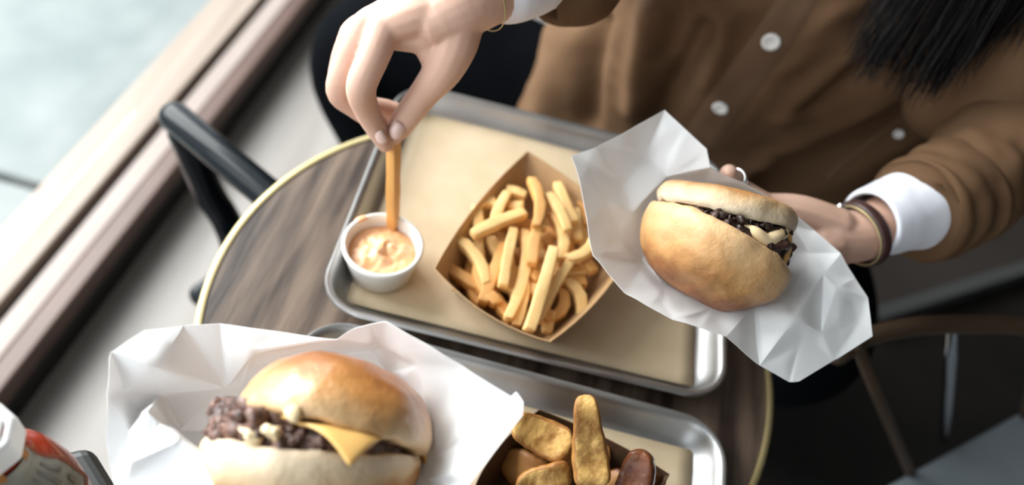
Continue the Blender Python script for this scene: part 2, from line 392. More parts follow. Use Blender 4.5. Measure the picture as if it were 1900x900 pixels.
b1 = [atz(806, 498, rimz), atz(1022, 634, rimz), atz(1186, 436, rimz), atz(979, 280, rimz)]
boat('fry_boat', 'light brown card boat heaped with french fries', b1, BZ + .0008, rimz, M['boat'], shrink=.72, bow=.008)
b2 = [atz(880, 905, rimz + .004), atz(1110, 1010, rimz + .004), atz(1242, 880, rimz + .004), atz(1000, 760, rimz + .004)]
boat('plantain_boat', 'brown boat of plantain slices, dark from grease and shade in its colour, at the bottom of the picture', b2, T2[3] + .0055, rimz + .004, M['boat2'], bow=.006)

# ------------------------------------------------------------------ french fries
def fry_mesh(k, seed):
    rnd = random.Random(seed); n = 7; rg = []
    bend = rnd.uniform(-.022, .022) if k % 4 else rnd.choice((-.075, .07)); tw = rnd.uniform(-.4, .4)
    prof = [(1, .72), (.94, .94), (.72, 1), (-.72, 1), (-.94, .94), (-1, .72), (-1, -.72), (-.94, -.94), (-.72, -1), (.72, -1), (.94, -.94), (1, -.72)]
    for i in range(-1, n + 2):
        u = min(max(i / n, 0), 1); s = .5 * (.80 if i in (-1, n + 1) else 1) * (1 + .08 * rnd.uniform(-1, 1)) * (1 - .12 * (abs(u - .5) * 2) ** 5)
        a = tw * (u - .5); c, sn = math.cos(a), math.sin(a)
        ring = []
        for x, y in prof:
            x, y = x * s * (1 + .07 * rnd.uniform(-1, 1)), y * s * (1 + .07 * rnd.uniform(-1, 1)); ring.append(V((x * c - y * sn + bend * 9 * (4 * u * (1 - u)), x * sn + y * c, u - .5 + (.010 if i == n + 1 else -.010 if i == -1 else 0))))
        rg.append(ring)
    vs, fs = rings(rg); me = bpy.data.meshes.new('french_fry'); me.from_pydata([tuple(v) for v in vs], [], fs); me.update(); return me
FM = [fry_mesh(k, 40 + k) for k in range(8)]; FMD = [m_.copy() for m_ in FM]
for m_ in FM: m_.materials.append(M['fry']); m_.polygons.foreach_set('use_smooth', [True] * len(m_.polygons))
for m_ in FMD: m_.materials.append(M['fry_dark']); m_.polygons.foreach_set('use_smooth', [True] * len(m_.polygons))
def place_fry(p, q, wd, k, label, dark=False, group='french fries heaped in the light brown boat', name='french_fry'):
    o = bpy.data.objects.new(name, (FMD if dark else FM)[k % 8]); COL.objects.link(o)
    d = q - p; o.location = (p + q) / 2
    o.rotation_mode = 'QUATERNION'; o.rotation_quaternion = d.to_track_quat('Z', 'Y'); o.scale = (wd, wd, d.length)
    return tag(o, label, 'french fry', group)
GEN = 'golden straight cut french fry lying among others in the light brown boat'
def z6(u, v): return 820 + .3776 * u, 300 + .3776 * v
FR = [  # u1 v1 u2 v2 (in the crop), layer1, layer2, dark, label
 (75, 385, 215, 600, 3, 3, 0, 'pale fry slanting down at the far left corner of the fry boat'),
 (35, 530, 195, 630, 2, 2, 1, 'browned fry lying lowest along the left front wall of the boat'),
 (168, 225, 178, 360, 3, 3, 0, 'pale fry standing at the far left, next to the boat wall'), (180, 350, 195, 545, 2, 2, 0, 'pale fry end below the far left standing fry'),
 (185, 222, 275, 232, 3, 3, 0, 'bent fry lying across the back left edge of the heap'),
 (320, 160, 255, 300, 3.6, 3.4, 0, 'bright fry slanting just behind the crosswise fry'),
 (150, 360, 405, 255, 4.2, 4.4, 0, 'pale fry lying crosswise over the left of the heap'),
 (352, 335, 300, 610, 4, 3.8, 0, 'thick pale fry standing upright in the middle of the heap'),
 (408, 345, 325, 770, 3.4, 3, 0, 'long golden fry beside the thick upright fry in the middle'), (310, 410, 200, 690, 3.2, 2.6, 1, 'orange brown fry pointing to the front left wall of the boat'),
 (550, 430, 430, 825, 5, 4.2, 0, 'longest pale fry lying on top at the front of the heap'),
 (485, 290, 440, 505, 4.4, 4.2, 1, 'orange fry resting just behind the longest pale fry'),
 (440, 90, 460, 320, 5, 5, 1, 'dark orange fry topmost at the back of the heap'),
 (500, 190, 490, 330, 4.4, 4.6, 1, 'thin fry half under the dark orange topmost fry'), (520, 165, 615, 340, 4.6, 4.6, 0, 'pale fry slanting right at the back of the heap'),
 (565, 110, 650, 300, 3.8, 4, 0, 'pale fry slanting at the back right of the heap, rightmost of two'), (540, 260, 585, 480, 4, 3.8, 0, 'golden fry hanging down just left of the curved fry'), (655, 240, 665, 390, 3, 3, 0, 'short fry near the right back wall, half under the white wrapper'),
 (740, 385, 610, 480, 4.4, 4.2, 0, 'curved fry at the right of the heap beside the white wrapper'),
 (640, 480, 470, 780, 4, 3.4, 0, 'golden fry leaning close along the right of the longest pale fry'), (605, 585, 680, 750, 2.8, 2.2, 0, 'short pale fry leaning alone on the right front wall of the boat'),
 (540, 740, 515, 840, 2.4, 2, 0, 'short fry stub at the front corner of the boat'), (405, 590, 365, 805, 3.2, 2.4, 0, 'bright short fry left of the longest pale fry at the front'),
 (240, 640, 345, 785, 2, 2, 1, 'browned fry low behind the front left wall of the boat'), (585, 630, 535, 780, 2.6, 2, 1, 'browned fry low to the right of the longest pale fry'), (690, 470, 745, 545, 3, 3, 1, 'dark fry end poking out under the white wrapper'),
 (315, 140, 410, 175, 3, 3, 0, 'golden fry lying at the back wall behind the crosswise fry'), (320, 215, 400, 225, 3, 3, 0, 'small fry end showing above the crosswise fry'), (680, 210, 700, 320, 2.4, 2.4, 1, 'browned fry end by the back right wall of the boat'),
 (420, 520, 480, 590, 3, 3, 1, 'short orange fry end under the middle of the longest pale fry'), (235, 380, 285, 500, 2.4, 2.4, 0, 'short pale fry in the gap left of the thick upright fry'), (505, 360, 545, 440, 2.6, 2.6, 1, 'short browned fry behind the head of the longest pale fry'), (280, 600, 350, 665, 2, 2, 1, 'small browned fry end low in the front left of the heap')]
for k, (u1, v1, u2, v2, l1, l2, dk, lab) in enumerate(FR):
    z1 = BZ + .006 + l1 * .0088; z2 = BZ + .006 + l2 * .0088
    place_fry(atz(*z6(u1, v1), z1), atz(*z6(u2, v2), z2), random.uniform(.0092, .0106), k if k not in (4, 18) else 0, lab or GEN, bool(dk))
HID = 'browned french fry deep in the heap of the light brown boat'
CB = sum((V(p) for p in b1), V()) / 4
e1 = (b1[1] - b1[0]).normalized(); e2 = (b1[3] - b1[0]).normalized(); L1 = (b1[1] - b1[0]).length; L2 = (b1[3] - b1[0]).length
for k in range(26):
    u, v = random.uniform(-.30, .30), random.uniform(-.30, .30); lay = random.choice((0, 0, 1, 1, 1.8)) if k < 18 else 2.4
    c = CB + e1 * L1 * u + e2 * L2 * v; c.z = BZ + .007 + lay * .0088
    a = random.uniform(.35, 1.1) if k % 3 else random.uniform(1.9, 2.6)
    d = (e1 * math.cos(a) + e2 * math.sin(a)); d.z = random.uniform(-.06, .06); ln = random.uniform(.024, .034) * (1 - .5 * max(abs(u), abs(v)))
    place_fry(c - d * ln, c + d * ln, random.uniform(.010, .0118), k, HID, k % 2 == 0)
# the fry being dipped
place_fry(atd(731, 250, .655), atz(729, 420, CZ + .024), .0093, 1, 'long orange fry held between finger and thumb, dipped in the sauce', True, group=None)

# ------------------------------------------------------------------ plantain slices
def slab(p, q, wa, wb, th, face, label, m, mr, seed, pw=5, group='fried slices in the dark boat'):
    """long tapering slice with a lighter cut face and browned rim"""
    rnd = random.Random(seed); d = (q - p); ln = d.length; z = d.normalized(); nf = (face - z * face.dot(z)).normalized(); x = z.cross(nf)
    rg = []; n = 14
    for i in range(n + 1):
        u = i / n; e = math.sqrt(max(0, 1 - (abs(u - .5) * 2) ** pw)); wdt = (wa + (wb - wa) * u + .16 * wa * math.sin(u * 3.0)) * ((.25 + .75 * e) if pw < 10 else (.72 + .28 * e)) * (1 + .05 * rnd.uniform(-1, 1)); tt = th * (.35 + .65 * e)
        c = p + d * u + nf * .0035 * math.sin(u * 5 + seed)
        ring = []
        for a, b in ((1, -.1), (.95, .35), (.82, .5), (.4, .46), (0, .42), (-.4, .46), (-.82, .5), (-.95, .35), (-1, -.1), (-.7, -.5), (0, -.62), (.7, -.5)):
            ring.append(c + x * (a * wdt / 2 * (1 + .04 * rnd.uniform(-1, 1))) + nf * (b * tt * (1 + .1 * rnd.uniform(-1, 1))))
        rg.append(ring)
    vs, fs = rings(rg); t = thing('plantain_slice', label, 'fried slice', tuple(p), group)
    o = obj('flesh', vs, fs, m, t); o.data.materials.append(mr)
    for f in o.data.polygons:
        k = f.index % 12
        if f.index < n * 12 and k in (0, 1, 6, 7, 8, 9, 10, 11): f.material_index = 1
    md = o.modifiers.new('s', 'SUBSURF'); md.levels = 1; bake(o)
    return t
toc = -CF
z0 = TZ
slab(atz(1084, 731, z0 + .098), atz(1101, 905, z0 + .066), .0155, .030, .011, toc, 'tall golden plantain slice standing upright in the dark boat', M['wedge'], M['wedge_rim'], 1, 14)
slab(atz(950, 782, z0 + .062), atz(1058, 835, z0 + .058), .022, .030, .010, toc + CU * .3, 'mottled golden slice lying left of the tall upright slice', M['wedge'], M['wedge_rim'], 2)
slab(atz(1193, 834, z0 + .080), atz(1172, 925, z0 + .055), .018, .030, .016, toc - CR * .4, 'dark reddish brown slice standing at the right of the dark boat', M['wedge_red'], M['wedge_red'], 3)
slab(atz(960, 905, z0 + .052), atz(1058, 872, z0 + .054), .016, .021, .010, toc, 'golden slice lying at the bottom edge below the mottled slice', M['wedge'], M['wedge_rim'], 4)
slab(atz(930, 850, z0 + .030), atz(1030, 900, z0 + .034), .024, .03, .010, toc, 'dark slice lying deep at the left inside the dark boat', M['wedge_rim'], M['wedge_rim'], 5)
slab(atz(1120, 880, z0 + .040), atz(1160, 930, z0 + .035), .024, .03, .010, toc, 'dark slice wedged low between the tall slice and the reddish slice', M['wedge_rim'], M['wedge_red'], 6)
slab(atz(1204, 878, z0 + .050), atz(1232, 905, z0 + .045), .008, .012, .006, toc, 'small dark slice end behind the reddish slice', M['wedge_red'], M['wedge_red'], 7)
slab(atz(1040, 830, z0 + .036), atz(1130, 860, z0 + .036), .026, .03, .010, toc, 'dark slice lying behind the foot of the tall upright slice', M['wedge_rim'], M['wedge_rim'], 8)

# ------------------------------------------------------------------ burgers
def bun(name, Rr, H, m, parent, loc, axis, hint, seed, squash=1.0, lump=.0016, dome=True, tear=None, patches=()):
    if dome:
        ctl = [(0, H), (.30 * Rr, .975 * H), (.55 * Rr, .88 * H), (.76 * Rr, .70 * H), (.91 * Rr, .46 * H), (.985 * Rr, .22 * H), (Rr, .08 * H), (.985 * Rr, -.03 * H), (.93 * Rr, -.08 * H), (.80 * Rr, -.075 * H), (.4 * Rr, -.06 * H), (0, -.06 * H)]
    else:
        ctl = [(0, H), (.5 * Rr, H), (.80 * Rr, .95 * H), (.93 * Rr, .78 * H), (.99 * Rr, .48 * H), (Rr, .2 * H), (.975 * Rr, .02 * H), (.92 * Rr, -.04 * H), (.6 * Rr, -.03 * H), (0, -.02 * H)]
    prof = cr(ctl, 5); prof = [(max(r, 0), z) for r, z in prof]
    mt = frame(axis, hint); vals = []
    def fn(p, a):
        q = p.copy(); u = max(0, min(1, p.z / H)); nz = fbm((p.x, p.y, p.z + seed), 22, 3); n3 = fbm((p.x, p.y, p.z + seed), 75, 3)
        out = V((p.x, p.y, p.z * .7)).normalized() if p.length > 1e-5 else V((0, 0, 1))
        q += out * (lump * nz + lump * .3 * n3)
        edge = max(0, 1 - abs(p.z - .0 * H) / (.25 * H))
        q.z += edge * .0022 * fbm((math.cos(a) * 2, math.sin(a) * 2, seed), 2.3, 4)
        if tear: q = tear(q, a, u)
        v_ = u + .12 * nz
        for (pa, pu, pw, pk) in patches:
            da = math.atan2(math.sin(a - pa), math.cos(a - pa)); v_ += pk * math.exp(-((da * math.cos(u * 1.2)) ** 2 + (u - pu) ** 2 * 2) / pw)
        vals.append(v_ if dome or p.z > .0 else 0); q.x *= squash
        return q
    vs, fs = lathe(prof, 96, loc, mt, fn)
    o = obj(name, vs, fs, m, parent)
    at = o.data.attributes.new('bake', 'FLOAT', 'POINT'); at.data.foreach_set('value', vals)
    bm = bmesh.new(); bm.from_mesh(o.data); bmesh.ops.remove_doubles(bm, verts=bm.verts, dist=1e-6); bmesh.ops.recalc_face_normals(bm, faces=bm.faces); bm.to_mesh(o.data); bm.free()
    o.data.polygons.foreach_set('use_smooth', [True] * len(o.data.polygons))
    return o
def patty(name, Rr, h, parent, loc, axis, hint, seed, rough=.0055, m=None):
    prof = [(0, h / 2)] + [(Rr * k / 14, h / 2) for k in range(1, 14)] + [(Rr, h * .42), (Rr * 1.02, h * .2), (Rr * 1.03, 0), (Rr * 1.02, -h * .2), (Rr, -h * .42)] + [(Rr * k / 14, -h / 2) for k in range(13, 0, -1)] + [(0, -h / 2)]
    def fn(p, a):
        r = p.xy.length; out = V((p.x, p.y, 0)).normalized() if r > 1e-5 else V((0, 0, 0))
        e = max(0, (r / Rr - .55) / .45)
        cell = noise.cell_vector((V((p.x, p.y, p.z + seed)) * 190)).x
        return p + out * e * (rough * fbm((p.x, p.y, p.z + seed), 55, 4) + .0020 * (cell - .5)) + V((0, 0, .0024 * fbm((p.x + 9, p.y, p.z + seed), 80, 4)))
    o = obj(name, *lathe(prof, 128, loc, frame(axis, hint), fn), m or M['patty'], parent); clean(o); return o
def crumbs(name, parent, pts, m, r0, seed):
    """small meat crumbs clinging to the edge, joined"""
    rnd = random.Random(seed); parts = []
    for p in pts:
        r = r0 * rnd.uniform(.5, 1.2)
        bm = bmesh.new(); bmesh.ops.create_icosphere(bm, subdivisions=2, radius=r)
        qq = V((rnd.uniform(.6, 1.5), rnd.uniform(.6, 1.5), rnd.uniform(.6, 1.5))); vs = [p + V((v.co.x * qq.x, v.co.y * qq.y, v.co.z * qq.z)) * (1 + .8 * fbm(v.co + V((seed + p.x * 99, p.y * 99, p.z * 99)), 230, 3)) for v in bm.verts]; fs = [[v.index for v in f.verts] for f in bm.faces]; bm.free(); parts.append((vs, fs))
    o = obj(name, *merge(*parts), m, parent); o['kind'] = 'stuff'; return o

# -- burger in the near wrapper
D1 = .462
cL = atd(612, 796, D1)
burgL = thing('cheeseburger', 'cheeseburger with glossy golden bun top in the near wrapper', 'burger', tuple(atd(585, 880, D1 + .01)))
BL = (610, 800); BR_ = (1335, 450)
axc = imgdir(.225, .97, -.10, *BL); axh = imgdir(.09, .99, .06, *BL)
crownL = bun('bun_top', .0555, .0405, M['crown_gloss'], burgL, atd(618, 797, D1), axc, CR, 3, lump=.0022, patches=((2.2, .5, .25, -.35), (-.6, .55, .3, .35), (-2.3, .35, .3, .1)))
crownL['label'] = 'glossy golden dome'
heelL = bun('bun_bottom', .0605, .031, M['heel_pale'], burgL, atd(585, 826, D1 + .002), -axh, CR, 11, dome=False, lump=.0032, patches=((-.75, .35, .45, .75), (.2, .5, .4, .6), (-1.9, .0, .10, .35)))
heelL['label'] = 'pale cream underside bun'
pl1 = patty('beef_patty', .0515, .0125, burgL, atd(574, 812, D1), axh, CR, 5, m=M['patty_brown'])
pl2 = patty('beef_patty', .0485, .013, burgL, atd(570, 781, D1 + .006), imgdir(.15, .98, .0, *BL), CR, 8, m=M['patty_brown'])
def cheese_sheet(name, parent, loc, axis, hint, side, drop, seed, rcut):
    n = 26; vs, fs = [], []; mt = frame(axis, hint)
    for i in range(n + 1):
        for j in range(n + 1):
            x = (i / n - .5) * side; y = (j / n - .5) * side; r = math.hypot(x, y); k = max(0, r - rcut)
            f = 1 - min(.55, k * 16); z = -drop * k - 16 * k * k + .0012 * fbm((x, y, seed), 40, 3)
            q = V((x, y, 0)) * (1 if k == 0 else (rcut + k * f) / r); q.z = z
            wq = mt @ q; lf = wq.dot(CR)
            if lf < 0: wq -= CR * lf * .35
            vs.append(loc + wq)
    for i in range(n):
        for j in range(n): a = i * (n + 1) + j; fs.append((a, a + n + 1, a + n + 2, a + 1))
    o = obj(name, vs, fs, M['cheese'], parent); md = o.modifiers.new('s', 'SOLIDIFY'); md.thickness = .0022; md.offset = 0
    m2 = o.modifiers.new('u', 'SUBSURF'); m2.levels = 1; bake(o); o.data.polygons.foreach_set('use_smooth', [True] * len(o.data.polygons)); return o
hint45 = (CR * math.cos(R_(-4)) - CF * math.sin(R_(-4)))
cheese_sheet('cheese_slice', burgL, atd(603, 789, D1 - .001), imgdir(.16, .98, .02, *BL), imgdir(.86, -.05, .51, *BL), .100, .75, 3, .0535)
rnd = random.Random(5); ptsL = []
for k in range(70):
    a = rnd.uniform(R_(150), R_(292)); rr = .0495 + rnd.uniform(-.003, .002); base = atd(574, 808, D1) if k % 2 else atd(570, 784, D1)
    mt = frame(axh, CR); ptsL.append(base + mt @ V((rr * math.cos(a), rr * math.sin(a), rnd.uniform(-.005, .005))))
crumbs('meat_crumbs', burgL, ptsL, M['patty_brown'], .0044, 4)
crumbs('charred_bits', burgL, [atd(412 + rnd.uniform(-10, 55), 777 + rnd.uniform(-14, 16), D1 - .004 + rnd.uniform(-.01, .01)) for _ in range(22)] + [atd(720 + rnd.uniform(-60, 62), 812 + rnd.uniform(-10, 16) + 0, D1 - .043 + rnd.uniform(0, .02)) for _ in range(0)], M['char'], .0026, 9)
crumbs('sauce_drops', burgL, [atd(462, 803, D1 - .051), atd(470, 806, D1 - .050), atd(500, 800, D1 - .055), atd(510, 806, D1 - .055), atd(545, 770, D1 - .052), atd(553, 772, D1 - .053)], M['mayo'], .0036, 2)

# -- burger in the far wrapper
D2 = .622
burgR = thing('cheeseburger', 'matt toasted cheeseburger opening to the right in the held far wrapper', 'burger', tuple(atd(1320, 540, D2)))
axg = imgdir(-.46, -.87, .22, *BR_)
hg = (CR * .93 - CU * .40)
def tearR(q, a, u):
    return q
crownR = bun('bun_top', .0600, .0465, M['crown_matt'], burgR, atd(1329, 450, D2), axg, hg, 21, lump=.0030, patches=((-.9, .55, .18, .5), (-.2, .5, .2, .45), (-2.4, .4, .12, -.2), (-1.6, .95, .3, .3)))
crownR['label'] = 'toasted golden dome at the lower left of the burger'
axp = imgdir(.24, .96, -.04, *BR_); hp = (CR * .93 - CU * .37)
heelR = bun('bun_bottom', .0530, .0190, M['heel_pale'], burgR, atd(1344, 401, D2 + .006), axp, hp, 31, dome=False, lump=.0030, patches=((.3, .1, .25, .3),))
heelR['label'] = 'pale flour dusted bun at the upper right of the burger'
patty('beef_patty', .0490, .014, burgR, atd(1352, 428, D2 + .002), imgdir(.34, .93, -.02, *BR_), hp, 15, m=M['patty'])
rnd = random.Random(8)
def fd_(px, r=.0505): return D2 + .002 - math.sqrt(max(0, r * r - ((px - 1352) * .60 / 1500) ** 2)) * .985
ptsR = []
for k in range(80):
    t_ = k / 80; x_ = 1285 + t_ * 175 + rnd.uniform(-6, 6); ptsR.append(atd(x_, 402 + t_ * 66 + rnd.uniform(-9 - 10 * t_, 9 + 14 * t_), fd_(x_) + rnd.uniform(-.001, .004)))
crumbs('meat_crumbs', burgR, ptsR, M['patty'], .0040, 6)
crumbs('charred_bits', burgR, [atd(1300 + t_ * 165, 393 + t_ * 42 + rnd.uniform(-4, 4), fd_(1300 + t_ * 165)) for t_ in [k / 16 for k in range(17)]], M['char'], .0030, 3)
def blob(name, pts, rad, m, parent): 
    o = obj(name, *tube(cr([tuple(p) for p in pts], 5), rad if not isinstance(rad, list) else [x[0] for x in cr([(r_,) for r_ in rad], 5)], 14), m, parent); return o
def fp(x, y, k=.003): return atd(x, y, fd_(x) - k)
blob('melted_cheese', [fp(1383, 424, 0), fp(1400, 433), fp(1418, 447), fp(1436, 442), fp(1452, 432, .001)], [.0035, .0052, .0060, .0058, .0048], M['mayo'], burgR)
blob('melted_cheese', [fp(1394, 462), fp(1403, 467), fp(1412, 472)], [.0028, .0040, .003], M['cheese'], burgR)
blob('melted_cheese', [fp(1463, 440, 0), fp(1461, 462, 0), fp(1455, 482, 0), fp(1447, 496, 0)], [.0028, .003, .003, .002], M['cheese'], burgR)

# ------------------------------------------------------------------ white wrappers
def wrapper(label, outer, creases, seed, thick=.00035, amp=.0019, cuts=5):
    """a crumpled sheet: folded along creases between points that each have their own place in space"""
    pts = list(outer); n = len(outer); edges = [(i, (i + 1) % n) for i in range(n)]
    idx = {}
    def add(p):
        for i, q in enumerate(pts):
            if abs(q[0] - p[0]) < .5 and abs(q[1] - p[1]) < .5: return i
        pts.append(p); return len(pts) - 1
    for line in creases:
        ii = [add(p) for p in line]
        for a, b in zip(ii, ii[1:]): edges.append((a, b))
    r = delaunay_2d_cdt([V((p[0], p[1])) for p in pts], edges, [], 1, .01)
    vco, _, fcs, ov = r[0], r[1], r[2], r[3]
    P3 = []
    for v, src in zip(vco, ov):
        d = pts[src[0]][2] if src else min(pts, key=lambda p: (p[0] - v.x) ** 2 + (p[1] - v.y) ** 2)[2]
        P3.append(atd(v.x, v.y, d))
    C0 = sum(P3, V()) / len(P3)
    bm = bmesh.new(); bv = [bm.verts.new(p) for p in P3]
    for f in fcs:
        try: bm.faces.new([bv[i] for i in f])
        except ValueError: pass
    bmesh.ops.triangulate(bm, faces=bm.faces)
    rn = random.Random(seed)
    for f in [f for f in bm.faces if f.calc_area() > 1.8e-4]:
        a_ = f.calc_area()
        if rn.random() < .6:
            nrm_ = f.normal.copy() if f.normal.length > 0 else V((0, 0, 1))
            f.normal_update(); nrm_ = f.normal.copy()
            r_ = bmesh.ops.poke(bm, faces=[f]); v_ = r_['verts'][0]
            v_.co += nrm_ * rn.uniform(-1, 1) * .0020 * min(1.3, math.sqrt(a_ / 6e-4))
    bmesh.ops.subdivide_edges(bm, edges=bm.edges, cuts=cuts, use_grid_fill=True)
    bmesh.ops.triangulate(bm, faces=[f for f in bm.faces if len(f.verts) > 4])
    for _ in range(2): bmesh.ops.smooth_vert(bm, verts=[v for v in bm.verts if not v.is_boundary], factor=.3, use_axis_x=True, use_axis_y=True, use_axis_z=True)
    bm.normal_update()
    for v in bm.verts:
        nn = v.normal.copy()
        h = amp * (noise.voronoi(v.co * 26 + V((seed, 0, 0)))[0][1] - noise.voronoi(v.co * 26 + V((seed, 0, 0)))[0][0]) + amp * .5 * fbm(v.co + V((seed, 0, 0)), 30, 2)
        v.co += nn * h
    me = bpy.data.meshes.new('burger_wrapper'); bm.to_mesh(me); bm.free()
    o = link('burger_wrapper', me, M['paper'])
    md = o.modifiers.new('s', 'SOLIDIFY'); md.thickness = thick; md.offset = 0; bake(o)
    o.data.polygons.foreach_set('use_smooth', [True] * len(o.data.polygons))
    o.data.set_sharp_from_angle(angle=R_(24))
    return tag(o, label, 'wrapper')
oR = [(1062, 288, .635), (1107, 273, .642), (1170, 240, .655), (1233, 204, .668), (1272, 240, .664), (1311, 276, .660), (1318, 310, .660), (1345, 326, .664), (1377, 339, .664), (1458, 387, .662), (1512, 428, .658), (1560, 470, .650), (1588, 514, .645), (1611, 552, .638),
      (1619, 624, .628), (1550, 668, .620), (1482, 708, .612), (1464, 709, .611), (1410, 678, .606), (1347, 625, .598), (1300, 608, .594), (1248, 594, .592), (1205, 568, .594), (1161, 543, .598), (1101, 474, .604), (1092, 420, .612), (1077, 336, .625)]
cR = [[(1062, 288, .635), (1092, 306, .640), (1125, 375, .640), (1150, 440, .640), (1101, 474, .604)],
      [(1092, 306, .640), (1158, 338, .662), (1236, 328, .668), (1318, 310, .660)],
      [(1092, 306, .640), (1107, 273, .642)],
      [(1158, 338, .662), (1200, 285, .674), (1233, 204, .668)],
      [(1200, 285, .674), (1236, 328, .668), (1311, 276, .660)],
      [(1158, 338, .662), (1172, 398, .652), (1150, 440, .640)],
      [(1172, 398, .652), (1236, 328, .668), (1215, 370, .682)],
      [(1236, 328, .668), (1310, 336, .676), (1400, 368, .680), (1458, 387, .662)],
      [(1310, 336, .676), (1377, 339, .664)],
      [(1172, 398, .652), (1190, 480, .655), (1232, 532, .634), (1330, 566, .626), (1400, 563, .628), (1468, 545, .634), (1528, 508, .640), (1500, 470, .660), (1470, 420, .672), (1400, 368, .680)],
      [(1150, 440, .640), (1228, 520, .640), (1232, 532, .634), (1248, 594, .592)],
      [(1528, 508, .640), (1560, 470, .650)], [(1528, 508, .640), (1552, 535, .630), (1611, 552, .638)],
      [(1528, 508, .640), (1524, 618, .620), (1475, 590, .612), (1400, 563, .628)],
      [(1552, 535, .630), (1524, 618, .620), (1482, 640, .618), (1470, 708, .611)], [(1524, 618, .620), (1592, 600, .632), (1611, 552, .638)], [(1592, 600, .632), (1588, 645, .624)],
      [(1330, 566, .626), (1347, 625, .598)], [(1475, 590, .612), (1410, 678, .606)],
      [(1215, 370, .682), (1260, 420, .705), (1340, 450, .715), (1430, 470, .705), (1470, 420, .672)], [(1232, 532, .634), (1300, 490, .70), (1340, 450, .715)], [(1468, 545, .634), (1420, 510, .69), (1430, 470, .705)]]
wrapper('white paper wrapper with the toasted burger, held by the person at right', oR, cR, 3)
oL = [(225, 1010, .455), (212, 900, .460), (203, 860, .463), (197, 819, .466), (201, 730, .472), (206, 653, .478), (235, 632, .484), (268, 612, .490), (340, 604, .496), (409, 600, .500), (520, 615, .502), (624, 631, .500), (640, 620, .496), (657, 612, .492), (686, 604, .488), (715, 597, .484), (755, 620, .478), (801, 646, .472),
      (870, 688, .466), (948, 735, .458), (957, 727, .456), (970, 746, .452), (968, 771, .449), (925, 828, .440), (870, 901, .430), (820, 1000, .420), (600, 1060, .405), (400, 1060, .41)]
cL_ = [[(206, 653, .478), (229, 726, .494), (258, 763, .500), (295, 733, .505), (420, 722, .515), (450, 720, .52), (500, 690, .528), (600, 665, .532), (690, 650, .526), (720, 690, .515), (706, 640, .500)],
       [(268, 612, .490), (285, 680, .482), (295, 733, .505)], [(285, 680, .482), (229, 726, .494)],
       [(470, 655, .498), (409, 600, .500)], [(470, 655, .498), (420, 722, .515)], [(470, 655, .498), (624, 631, .500), (690, 640, .498), (686, 604, .488)],
       [(706, 640, .500), (715, 597, .484)], [(706, 640, .500), (776, 678, .484), (801, 646, .472)], [(776, 678, .484), (760, 720, .498), (720, 690, .515)],
       [(760, 720, .498), (800, 790, .492), (805, 845, .480), (790, 890, .47), (760, 930, .46)], [(805, 785, .484), (870, 768, .462), (945, 752, .454), (948, 735, .458)], [(800, 790, .492), (805, 785, .484), (776, 678, .484)],
       [(945, 752, .454), (970, 746, .452)], [(945, 752, .454), (900, 800, .444), (805, 845, .480)], [(900, 800, .444), (870, 901, .430)], [(790, 890, .47), (840, 880, .438), (870, 901, .430)],
       [(229, 726, .494), (240, 800, .476), (236, 900, .462)], [(270, 763, .440), (240, 860, .442), (233, 930, .448)],
       [(270, 763, .440), (340, 815, .432), (400, 862, .424), (460, 905, .416), (520, 940, .41)], [(270, 763, .440), (258, 763, .500)], [(258, 763, .500), (330, 800, .505), (400, 850, .50), (460, 905, .416)],
       [(420, 722, .515), (400, 800, .52), (400, 850, .50)], [(400, 800, .52), (500, 780, .545), (600, 780, .55), (700, 760, .54), (760, 720, .498)], [(600, 780, .55), (600, 880, .535), (520, 940, .41)], [(600, 880, .535), (760, 930, .46)]]
wrapper('white paper wrapper with the glossy burger at the lower left', oL, cL_, 11)

# ------------------------------------------------------------------ person
P0 = V((.16, .93, 0))
person = thing('person', 'person in a brown shirt dipping a fry and holding a wrapped burger', 'person', tuple(P0))
def remesh(o, vox, it=6, fac=.5):
    a = o.modifiers.new('r', 'REMESH'); a.mode = 'VOXEL'; a.voxel_size = vox; a.use_smooth_shade = True
    s = o.modifiers.new('s', 'SMOOTH'); s.factor = fac; s.iterations = it; bake(o); o.data.polygons.foreach_set('use_smooth', [True] * len(o.data.polygons)); return o
def chain(pts, n=5, seg=12, flat=1.0, up=None):
    c = cr(pts, n); return tube([p[:3] for p in c], [p[3] for p in c], seg, flat, up)
def pd(x, y, d, r): return (*atd(x, y, d), r)
